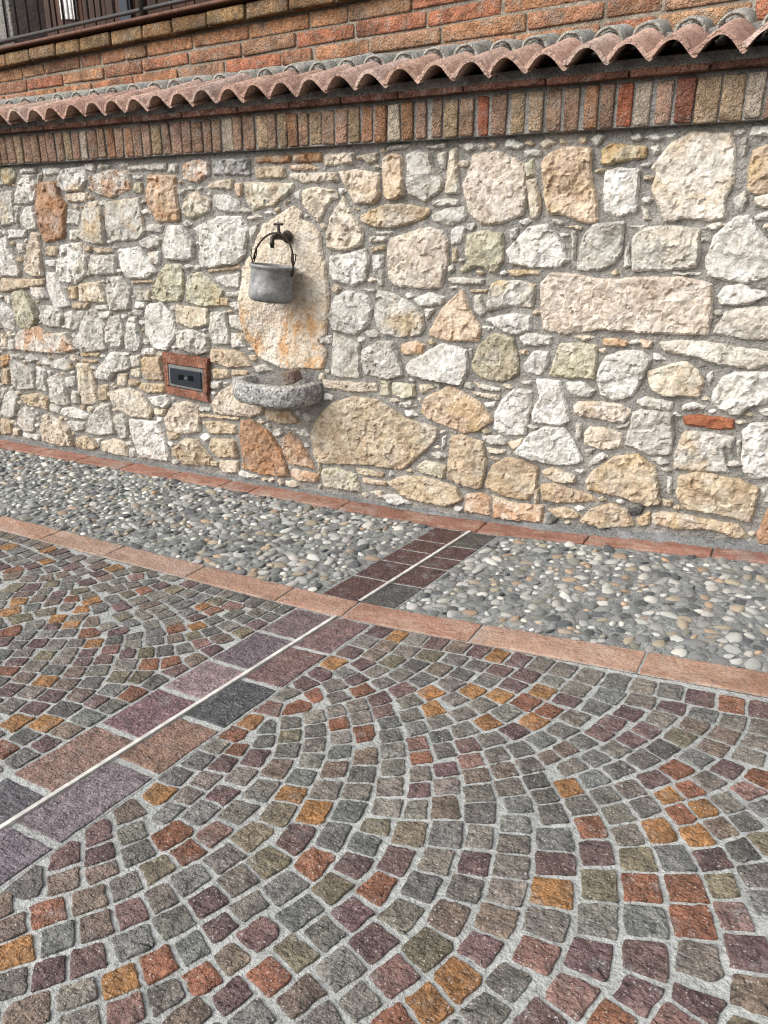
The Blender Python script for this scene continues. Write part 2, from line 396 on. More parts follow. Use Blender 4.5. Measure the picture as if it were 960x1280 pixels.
for js, lo, hi, cs in ((jl, lambda w: S_L(w) + .006, lambda w: S_W(w) - .008, CV), (jr, lambda w: S_W(w) + .008, lambda w: S_R(w) - .006, CR)):
    for k, (a, b) in enumerate(zip(js[:-1], js[1:])):
        a2, b2 = a + (.009 if k else 0), b - .009
        piece('slab', quad([(lo(a2), a2), (hi(a2), a2), (hi(b2), b2), (lo(b2), b2)], 8, .004), .0, .04, M_POR, band, (*[v * 1.3 for v in cs[k]], 1), bev=.0022, rough=.0018)
def c4(x, y): return 400 + x / 4, 620 + y / 4
jl = [W_I + .008, wl(*c4(560, 227)), wl(*c4(482, 275)), wl(*c4(395, 332)), wl(*c4(265, 411)), W_O0 - .006]
jr = [W_I + .008, wl(*c4(730, 258)), wl(*c4(640, 312)), wl(*c4(575, 360)), wl(*c4(445, 446)), W_O0 - .006]
CL2 = [(.085, .042, .036), (.082, .04, .035), (.09, .046, .04), (.08, .044, .04), (.085, .043, .038)]
CR2 = [(.075, .072, .062), (.085, .045, .042), (.09, .05, .045), (.088, .048, .044), (.075, .072, .068)]
for js, lo, hi, cs in ((jl, lambda w: S_L(w) + .004, lambda w: S_W(w) - .006, CL2), (jr, lambda w: S_W(w) + .006, lambda w: S_R(w) - .004, CR2)):
    for k, (a, b) in enumerate(zip(js[:-1], js[1:])):
        a2, b2 = a + .0045, b - .0045
        piece('slab', quad([(lo(a2), a2), (hi(a2), a2), (hi(b2), b2), (lo(b2), b2)], 6), -.001, .04, M_POR, bandi, (*cs[k], 1), bev=.002, rough=.002)
M_STRIP = plain('pale_strip', (.52, .505, .465), .7, 0, .3, 26)
for nm, par, a, b in (('joint_strip', band, W_O1 + .006, WMAX), ('joint_strip', bandi, W_I + .008, W_O0 - .006)):
    k = 30; V = []; F = []
    for i in range(k + 1):
        w = a + (b - a) * i / k; u = S_W(w)
        for du, z in ((-.0055, -.01), (-.0055, .0045), (.0055, .0045), (.0055, -.01)): V.append(P3(u + du, w, zg(u) + z))
    for i in range(k):
        for q in range(3): F.append((i * 4 + q, i * 4 + q + 1, i * 4 + q + 5, i * 4 + q + 4))
    mk(nm, V, F, M_STRIP, par, smooth=False)

# ------------------------------------------------------------------ porphyry cobbles: centres surveyed row by row
TRACE = {
'A': (200, 760, 2.6667, """735,80v 690,112 785,95o 750,122b 850,105 915,118v 640,148v 710,152b 820,140 895,155t 580,185o 675,183v 770,175t 850,190k 930,203b 535,220v 610,215 655,235v 720,213 800,220 875,235 490,252v 580,258 675,272r 740,245 805,270v 900,280o 430,290 510,285r 590,297 655,325 730,300v 830,310 370,333p 450,330r 515,313 585,340 672,365 745,345v 835,355 915,333o 310,378o 355,400 430,378 520,360 595,383r 680,408r 765,380 925,380 245,420r 345,437k 430,425t 520,405 600,430 685,442r 765,420 855,400 865,450p 930,425 255,465r 195,460 315,495v 425,470 515,455 598,475 685,495b 775,475 875,495r 940,470 215,515v 135,505 390,528b 505,507 580,535b 675,550 778,525 870,552 945,535v 270,558 150,572 55,563k 335,605 475,560 550,605 655,612 765,595 868,607v 945,590 205,622v 85,622 440,618o 635,665 765,665 860,660 15,615o 260,675 145,670 30,670 400,675t 515,670o 935,655b"""),
'B': (400, 760, 3.0, """435,132v 520,147b 590,165v 660,182o 740,198v 825,213 905,235 410,177t 510,193 590,213 670,230v 775,253v 875,270 945,300 455,230b 530,245k 625,265 725,287v 840,310o 920,345v 390,262 490,280 570,312o 670,325o 775,350r 865,383r 945,405 415,315o 505,340 610,360 690,390 800,425o 910,455 330,350 425,375o 530,390 630,425o 730,460v 825,495 920,530b 340,403 445,425 540,455 635,490 750,530k 860,558b 945,585 360,448 455,475k 555,513v 665,548 790,585 900,610 375,505p 470,530 570,570p 685,603b 815,650k 930,675o 385,558r 485,600r 590,623b 710,670 845,700 380,620 490,667 600,690 375,685v"""),
'C': (640, 780, 3.0, """25,140v 105,157 190,175 285,197 390,218 490,238 590,255 700,280v 830,305r 930,322v 10,230r 55,192v 155,213 255,243 365,268 485,287 600,308v 720,335 835,365 935,385 60,288v 118,250o 200,287v 315,312 440,332v 555,352 685,380b 795,413b 920,440 145,325r 250,352 370,367v 505,397v 628,420t 750,460b 890,492 75,365o 190,398 330,410v 445,430v 565,462k 695,500 805,543v 30,397v 105,433 270,440 390,467 490,505 620,545r 730,585 930,575r 35,468 205,470b 310,497 400,545k 525,580v 665,615r 890,625p 135,500b 255,525 310,577 445,617 590,640o 815,670 940,690 65,525 180,548 225,612o 350,640 500,680 715,690o 630,705r 95,592 125,655 250,675 20,625 25,675 150,705 395,705"""),
'D': (0, 1000, 3.0, """480,45b 610,55 740,60 895,60 370,125v 490,122 635,130r 795,130p 930,130t 245,210v 375,205v 510,197 710,195r 840,212 100,310k 235,300b 380,265b 590,258t 700,295 890,300 470,310 125,355v 5,405b 340,365b 600,365 780,380v 930,400 180,420r 500,415v 655,455 830,480v 30,475b 355,475b 220,515 495,535 940,500v 65,565o 720,555 325,595v 600,605r 875,585b 180,650v 40,690 290,730 450,680o 760,665r 625,735 875,735v 120,780b 470,785p 10,810v 300,825 710,800b 955,665r 940,810"""),
'E': (300, 960, 2.8235, """25,20 70,80 225,28 330,8t 430,20 540,5 640,20b 740,8r 835,20 930,8b 185,95o 305,80b 415,85 530,65b 635,78v 745,62 850,82 945,65 30,165 125,165t 260,160o 385,160 520,140 625,140b 745,135b 865,155k 950,125 60,240 190,248v 330,243 480,203t 435,260 600,230t 725,235 860,243 955,195 945,258 95,325t 265,328r 400,340v 555,320v 690,322 830,333v 945,343 30,400 160,425 330,422t 480,420r 635,415 795,422 930,428 45,495v 220,505 390,512v 565,512 740,520b 890,530b 80,590v 290,577 470,612v 655,630t 850,635v 205,650t 355,705 545,735p 770,745o 930,745 20,660v 105,730r 225,805b 415,830 660,840o 880,855 15,790v 85,870b 290,875 550,890r"""),
'F': (620, 960, 2.8235, """30,10 225,8b 430,12t 645,15r 820,10 950,40o 50,65 150,48b 265,70o 350,38 550,40 745,42 685,70r 890,80p 70,130 170,105 300,128b 390,92t 475,75 605,93r 530,130v 825,125 730,145o 650,165r 945,140 75,195 200,175t 335,203r 435,167 575,218o 710,237o 880,190 795,205b 80,260 215,255 355,297v 465,235 500,313t 630,315 765,317v 870,283k 945,255t 70,343 220,330v 365,405t 510,420r 675,418r 805,415t 920,380 50,430 205,440o 360,535 525,535 700,540r 850,515p 940,465 30,535b 180,545 140,655p 330,665v 525,665v 710,670 890,645v 15,640v 85,760 275,805p 500,810v 720,820v 890,800b 30,860t 150,885v 415,880r 630,895p"""),
}
TRACE_L = {
'I': (0, 760, 3.2, """785,205b 705,245v 600,225r 680,215r 615,295k 565,268t 530,345r 445,390 390,370v 350,435 265,490b 255,400k 185,540v 95,515k 180,460o 70,450o 90,595k 20,565r 20,630 130,395v 205,350v 320,345b 445,325 370,295k 265,300b 185,290o 125,335 50,388 40,320v 95,275b 30,248r 70,212v 140,232 215,245 295,255b 390,247 475,272t 500,222 410,205v 335,210v 255,205 180,185t 90,178 10,180 65,145k 150,138v 225,145 275,172 350,178v 445,165p 510,180v 585,172t 655,165k 740,160 800,140p 865,165 375,138o 460,123k 530,143 615,130 705,120b 770,107t 845,92k 880,115b 925,125 300,140 20,130v 100,110 190,100 270,93 350,100r 465,95v 530,112 620,100 700,82r 790,70o 915,70 600,70 520,80 430,70 360,75r 280,65o 210,72v 140,70 40,97r 230,45o 310,35b 375,50b 430,42o 500,30t 570,25 690,50 790,35v 850,45 930,25 850,10r 750,15 660,25 620,5"""),
'H': (160, 700, 3.2, """60,120r 130,98v 185,115t 45,160 160,68 245,95v 300,107 240,135 185,155 90,178b 340,122 395,135 445,150k 300,148 355,163t 300,185o 225,175 135,195 505,165 570,180 625,198k 415,180p 345,205r 270,222v 230,205 150,217 515,210 570,225 415,215t 465,232 345,240 280,262o 190,275r 185,245 515,255v 405,262k 465,285t 335,280k 255,300t 195,312v 100,295 85,265 370,305b 410,320"""),
'G': (0, 640, 3.692, """215,178o 260,185v 375,180 445,205 500,222 345,215 290,207 215,228o 180,208 130,192 80,180 65,212 100,228 150,245v 285,235 560,240b 640,262k 715,282b 780,300 850,320 450,250b 515,262o 465,280v 325,250v 230,262 170,275 280,288b 370,275 490,303b 560,280 630,297p 695,318 545,315 610,335 660,358r 720,380 790,402 395,320v 320,310 220,300b 140,300 60,290b 310,343 465,342 545,350 590,375t 630,405 690,425b 370,360t 265,378v 405,382 335,400r 425,408o 520,400 320,427 240,410b 460,435 60,345t 150,347v 235,330t 120,378v 90,408o 55,455o 240,148k 190,137 140,120 95,105v 20,80"""),
}
POR = {'g': (.160, .151, .131), 'v': (.128, .083, .078), 'o': (.285, .145, .058), 'r': (.20, .09, .055), 'b': (.165, .125, .10), 't': (.16, .136, .094), 'k': (.11, .105, .097), 'p': (.22, .13, .11)}
def centres(T, keep, pitch):
    out = []
    for ox, oy, sc, txt in T.values():
        for tok in txt.split():
            c = tok[-1] if tok[-1].isalpha() else 'g'; x, y = tok.rstrip('abcdefghijklmnopqrstuvwxyz').split(',')
            u, w = gnd(ox + float(x) / sc, oy + float(y) / sc)
            if not keep(u, w): continue
            if any((u - a) ** 2 + (w - b) ** 2 < (.62 * pitch) ** 2 for a, b, _ in out): continue
            out.append((u, w, c))
    return out
PITCH_C = .071
def fill(pts, keep, u0, u1, w0, w1, pitch, cols='ggggvvbtkrgo'):     # complete the rows out to the borders
    A = [(p[0], p[1]) for p in pts]; st = pitch / 4; new = []
    for t in (1.0, .92, .84, .78):
        cand = [(u, w) for w in np.arange(w0, w1, st) for u in np.arange(u0, u1, st) if keep(u, w)]
        arr = np.array(A) if A else np.zeros((0, 2))
        for u, w in cand:
            if len(arr):
                d = (arr[:, 0] - u) ** 2 + (arr[:, 1] - w) ** 2
                if d.min() < (t * pitch) ** 2: continue
            arr = np.vstack([arr, (u, w)]); A.append((u, w)); new.append((u, w, RNG.choice(cols)))
    return pts + new
def clip(poly, a, b, c):                        # keep a*x+b*y<=c
    out = []
    for i in range(len(poly)):
        p, q = poly[i], poly[(i + 1) % len(poly)]; dp = a * p[0] + b * p[1] - c; dq = a * q[0] + b * q[1] - c
        if dp <= 0: out.append(p)
        if (dp < 0 < dq) or (dq < 0 < dp):
            t = dp / (dp - dq); out.append((p[0] + (q[0] - p[0]) * t, p[1] + (q[1] - p[1]) * t))
    return out
def cobbles(pts, limits, pitch, joint=.0088):
    A = np.array([(p[0], p[1]) for p in pts]); res = []; Z = np.zeros(len(pts), complex)
    for i in range(len(pts)):
        d = A - A[i]; r = np.hypot(d[:, 0], d[:, 1])
        for k in np.argsort(r)[1:10]:
            if r[k] < 1.5 * pitch: Z[i] += np.exp(4j * math.atan2(d[k, 1], d[k, 0])) * (1.5 * pitch - r[k])
    Z2 = np.array([sum(Z[k] * (1.0 if k == i else .35) for k in np.where(np.hypot(*(A - A[i]).T) < 1.7 * pitch)[0]) for i in range(len(pts))])
    ANG_ = np.angle(Z2) / 4
    for i, (u, w, c) in enumerate(pts):
        d = A - A[i]; r = np.hypot(d[:, 0], d[:, 1]); nb = [k for k in np.argsort(r)[1:15] if r[k] < 2.2 * pitch]
        an = ANG_[i]; hs = pitch * .60
        poly = [(u + (cx * math.cos(an) - cy * math.sin(an)) * hs, w + (cx * math.sin(an) + cy * math.cos(an)) * hs) for cx, cy in ((-1, -1), (1, -1), (1, 1), (-1, 1))]
        for k in nb:
            nx, ny = d[k] / r[k]
            poly = clip(poly, nx, ny, nx * u + ny * w + r[k] / 2 - joint / 2 + .0045)      # never into a neighbour
            dx = d[k, 0] * math.cos(an) + d[k, 1] * math.sin(an); dy = -d[k, 0] * math.sin(an) + d[k, 1] * math.cos(an)
            da = (ANG_[k] - an + math.pi / 4) % (math.pi / 2) - math.pi / 4                 # square sides, halfway to the neighbour's
            if max(abs(dx), abs(dy)) > 1.5 * pitch: continue
            if abs(dx) > abs(dy) * 1.15: t = an + da / 2 + (0 if dx > 0 else math.pi)
            elif abs(dy) > abs(dx) * 1.15: t = an + da / 2 + (math.pi / 2 if dy > 0 else -math.pi / 2)
            else: continue
            cx, cy = math.cos(t), math.sin(t); poly = clip(poly, cx, cy, cx * (u + d[k, 0] / 2) + cy * (w + d[k, 1] / 2) - joint / 2)
        for a, b, cc in limits: poly = clip(poly, a, b, cc)
        if len(poly) < 3: continue
        ar = .5 * abs(sum(poly[j][0] * poly[(j + 1) % len(poly)][1] - poly[(j + 1) % len(poly)][0] * poly[j][1] for j in range(len(poly))))
        if ar < (.3 * pitch) ** 2: continue
        # merge tiny corner cuts, round the corners a little, make the sides uneven
        q = [p for j, p in enumerate(poly) if math.hypot(p[0] - poly[j - 1][0], p[1] - poly[j - 1][1]) > .009]
        if len(q) < 3: q = poly
        ch = []
        for j in range(len(q)):
            a, b = q[j], q[(j + 1) % len(q)]; L = math.hypot(b[0] - a[0], b[1] - a[1]); t = min(.3, .003 / max(L, 1e-4))
            m = .5 + RNG.uniform(-.12, .12)
            ch += [(a[0] + (b[0] - a[0]) * s, a[1] + (b[1] - a[1]) * s) for s in (t, (t + m) / 2, m, (m + 1 - t) / 2, 1 - t)]
        ch = [(p[0] + .0026 * noise.noise(Vector((p[0] * 70, p[1] * 70, .5))) + RNG.uniform(-.0013, .0013), p[1] + .0026 * noise.noise(Vector((p[0] * 70, p[1] * 70, 5.5))) + RNG.uniform(-.0013, .0013)) for p in ch]
        res.append((ch, c, u, w, ar))
    return res
def half(fn, sign, inset):                      # limit by a slanting line u=fn(w): keep u*sign<=...
    k = fn(1.0) - fn(0.0); b0 = fn(0.0); L = math.hypot(1, k)
    return (sign / L, -sign * k / L, (sign * b0 - inset) / L if sign > 0 else (-b0 - inset) / L)
def dist_cam(u, w): return math.hypot(u, w - CAM_W)
def inframe(u, w, m=40):
    v = _q.transposed() @ (P3(u, w, zg(u)) - Vector(cam.location))
    if v.z > -.1: return False
    return -m < 480 - FPX * v.x / v.z < 960 + m and -m < 640 + FPX * v.y / v.z < 1280 + m
def lay(name, T, keep, limits, u0, u1, bed):
    pts = centres(T, keep, PITCH_C)
    pts = fill(pts, keep, u0, u1, W_O1 + .03, WMAX - .05, PITCH_C)
    cs = cobbles(pts, limits, PITCH_C)
    cs.sort(key=lambda c: (not inframe(c[2], c[3]), dist_cam(c[2], c[3])))
    rv, rf, rc = [], [], []
    for k, (poly, c, u, w, ar) in enumerate(cs):
        col = vary(POR[c] if c != 'g' else RNG.choice([(.160, .151, .131), (.172, .150, .128), (.150, .148, .140), (.14, .13, .115), (.185, .170, .145)]), .2); col = tuple(v * .98 for v in col); zt = RNG.uniform(-.0006, .0014)
        if k < 300: piece('cobble', poly, zt, .03, M_POR, bed, (*col, 1), bev=.0017, dome=RNG.uniform(-.0005, .0015), rough=.0022)
        else:
            V, F, l = prism(poly, zt, .03, None, None, None, None, bev=.0017, dome=0, rough=.002)
            o = len(rv); rv += V; rf += [tuple(i + o for i in f) for f in F]; rc += [(*col, 1)] * len(V)
    if rv:
        o = mk('cobble_rows', rv, rf, M_PORA, bed); vcol(o.data, rc); tag(o, kind='stuff')
    print(name, len(cs))
right_in = lambda w: (S_R(w) - .012, U1)
left_in = lambda w: (U0, S_L(w) + .012)
bed_r = sheet('pavement_right', right_in, -3, U1, W_O1 + .004, WMAX, .02, -.0040, M_GROUT, .0014, 26)
bed_l = sheet('pavement_left', left_in, U0, 0, W_O1 + .004, WMAX, .02, -.0040, M_GROUT, .0014, 26)
kr = lambda u, w: u > S_R(w) + .022 and w > W_O1 + .022 and w < WMAX and u < U1
kl = lambda u, w: u < S_L(w) - .022 and w > W_O1 + .022 and w < WMAX and u > U0
lim_top = (0.0, -1.0, -(W_O1 + .007))
kR = (S_R(1.0) - S_R(0.0)); kL = (S_L(1.0) - S_L(0.0))
lim_r = (-1.0, kR, -(S_R(0.0)) - .007); lim_l = (1.0, -kL, S_L(0.0) - .007)
lay('right', TRACE, kr, [lim_top, lim_r], -1.3, U1, bed_r)
lay('left', TRACE_L, kl, [lim_top, lim_l], U0 + .05, -1.3, bed_l)

# ------------------------------------------------------------------ pebble beds
PEB = [(.42, .415, .39)] * 5 + [(.27, .27, .25)] * 5 + [(.17, .175, .175)] * 4 + [(.055, .06, .066)] * 3 + [(.60, .58, .53)] * 4 + [(.38, .31, .22)] * 2 + [(.40, .27, .17)] + [(.22, .21, .17)] * 2
def pebmesh(seed):
    bm = bmesh.new(); bmesh.ops.create_icosphere(bm, subdivisions=2, radius=1)
    for v in bm.verts: v.co *= 1 + .3 * noise.noise(v.co * 1.3 + Vector((seed * 9.1, 0, 0)))
    me = bpy.data.meshes.new('pebble'); bm.to_mesh(me); bm.free(); me.materials.append(M_PEB)
    me.polygons.foreach_set('use_smooth', [True] * len(me.polygons)); return me
PM = [pebmesh(k) for k in range(7)]
LO = []
for k in range(7):
    bm = bmesh.new(); bmesh.ops.create_icosphere(bm, subdivisions=1, radius=1)
    LO.append(([v.co * (1 + .3 * noise.noise(v.co * 1.3 + Vector((k * 9.1, 0, 0)))) for v in bm.verts], [tuple(v.index for v in f.verts) for f in bm.faces])); bm.free()
def pebbles(name, inside, u0, u1, dens, sink, cem, size):
    bed = sheet(name, inside, u0, u1, W_I + .004, W_O0 - .004, .012, cem, M_CEM, .005, 24)
    cell = {}; items = []; r0 = size
    for t in range(dens):
        w = RNG.uniform(W_I + .018, W_O0 - .018); lo, hi = inside(w); u = RNG.uniform(max(lo, u0) + .018, min(hi, u1) - .018)
        r = r0 * RNG.choice((.62, .75, .9, 1, 1.1, 1.25)); gx, gy = int(u / .04), int(w / .04); ok = True
        for a in (-1, 0, 1):
            for b in (-1, 0, 1):
                for (x, y, q) in cell.get((gx + a, gy + b), ()):
                    if (x - u) ** 2 + (y - w) ** 2 < ((q + r) * .86) ** 2: ok = False
        if ok: cell.setdefault((gx, gy), []).append((u, w, r)); items.append((u, w, r))
    items.sort(key=lambda p: -p[2] / dist_cam(p[0], p[1]) if inframe(p[0], p[1], 0) else 0)
    rv, rf, rc = [], [], []
    for k, (u, w, r) in enumerate(items):
        a = RNG.gauss(.5, .7); el = RNG.uniform(1.05, 1.5); fl = RNG.uniform(.42, .65); s = Vector((r * el, r / el * 1.05, r * fl))
        R = Matrix.Rotation(a, 4, 'Z') @ Matrix.Rotation(RNG.gauss(0, .22), 4, 'Y') @ Matrix.Rotation(RNG.gauss(0, .22), 4, 'X')
        z = zg(u) - s.z * sink + RNG.uniform(-.003, .002); col = vary(RNG.choice(PEB), .2); j = RNG.randrange(7)
        if k < 300:
            o = link('pebble', PM[j], bed, (*col, 1)); o.matrix_local = Matrix.Translation(P3(u, w, z)) @ R @ Matrix.Diagonal((*s, 1))
        else:
            M4 = Matrix.Translation(P3(u, w, z)) @ R @ Matrix.Diagonal((*s, 1)); o = len(rv); v, f = LO[j]
            rv += [M4 @ q for q in v]; rf += [tuple(i + o for i in q) for q in f]; rc += [(*col, 1)] * len(v)
    o = mk('pebbles', rv, rf, M_PEBA, bed); vcol(o.data, rc); tag(o, kind='stuff'); print(name, len(items))
pebbles('pebble_bed_left', lambda w: (U0, S_L(w)), U0, 0, 26000, .36, -.003, .0205)
pebbles('pebble_bed_right', lambda w: (S_R(w), U1), -3, U1, 16000, .42, -.0022, .0205)

# ------------------------------------------------------------------ mortar fillet along the foot of the wall
V = []; F = []; k = 260
for i in range(k + 1):
    u = U0 + (U1 - U0) * i / k; h = .026 + .012 * noise.noise(Vector((u * 3, 1, 1))) + (.012 if u > -1.1 else 0)
    d = .02 + .012 * noise.noise(Vector((u * 4, 5, 1))) + (.02 if -.9 < u < .1 else 0)
    for f, g in ((0, 1), (.25, .62), (.55, .32), (1.0, .1), (1.05, -.4)):
        V.append(P3(u, -.03 + (d + .03) * f + .003 * noise.noise(Vector((u * 25, f * 3, 2))), zg(u) + h * g + .003 * noise.noise(Vector((u * 30, f * 4, 8)))))
for i in range(k):
    for q in range(4): F.append((i * 5 + q, (i + 1) * 5 + q, (i + 1) * 5 + q + 1, i * 5 + q + 1)[::-1])
tag(mk('mortar_fillet', V, F, M_FIL), kind='structure')

# ------------------------------------------------------------------ the rubble wall
WU0, WU1 = -5.4, .75
WZ = 1.515                                      # underside of the rowlock course
wall = empty('stone_wall', (-1.6, 0, 0))
tag(wall, 'long rubble limestone wall under a rowlock brick course and terracotta tile coping', 'wall')
nu, nz = 430, 118; V = []; F = []
for j in range(nz + 1):
    for i in range(nu + 1):
        u = WU0 + (WU1 - WU0) * i / nu; z = -.14 + (WZ + .16 + .14) * j / nz
        V.append(P3(u, -.0110 + .0075 * fbm((u, 0, z), 9, 3) + .003 * noise.noise(Vector((u * 60, 3, z * 60))), z))
m = nu + 1
for j in range(nz):
    for i in range(nu): F.append((j * m + i, j * m + i + 1, (j + 1) * m + i + 1, (j + 1) * m + i))
b = len(V); v2, f2 = box(WU0, WU1, .024, .34, -.14, WZ + .14); V += v2; F += [tuple(i + b for i in f) for f in f2 if f != (0, 1, 5, 4)]
sub(mk('mortar', V, F, M_MORT), wall)

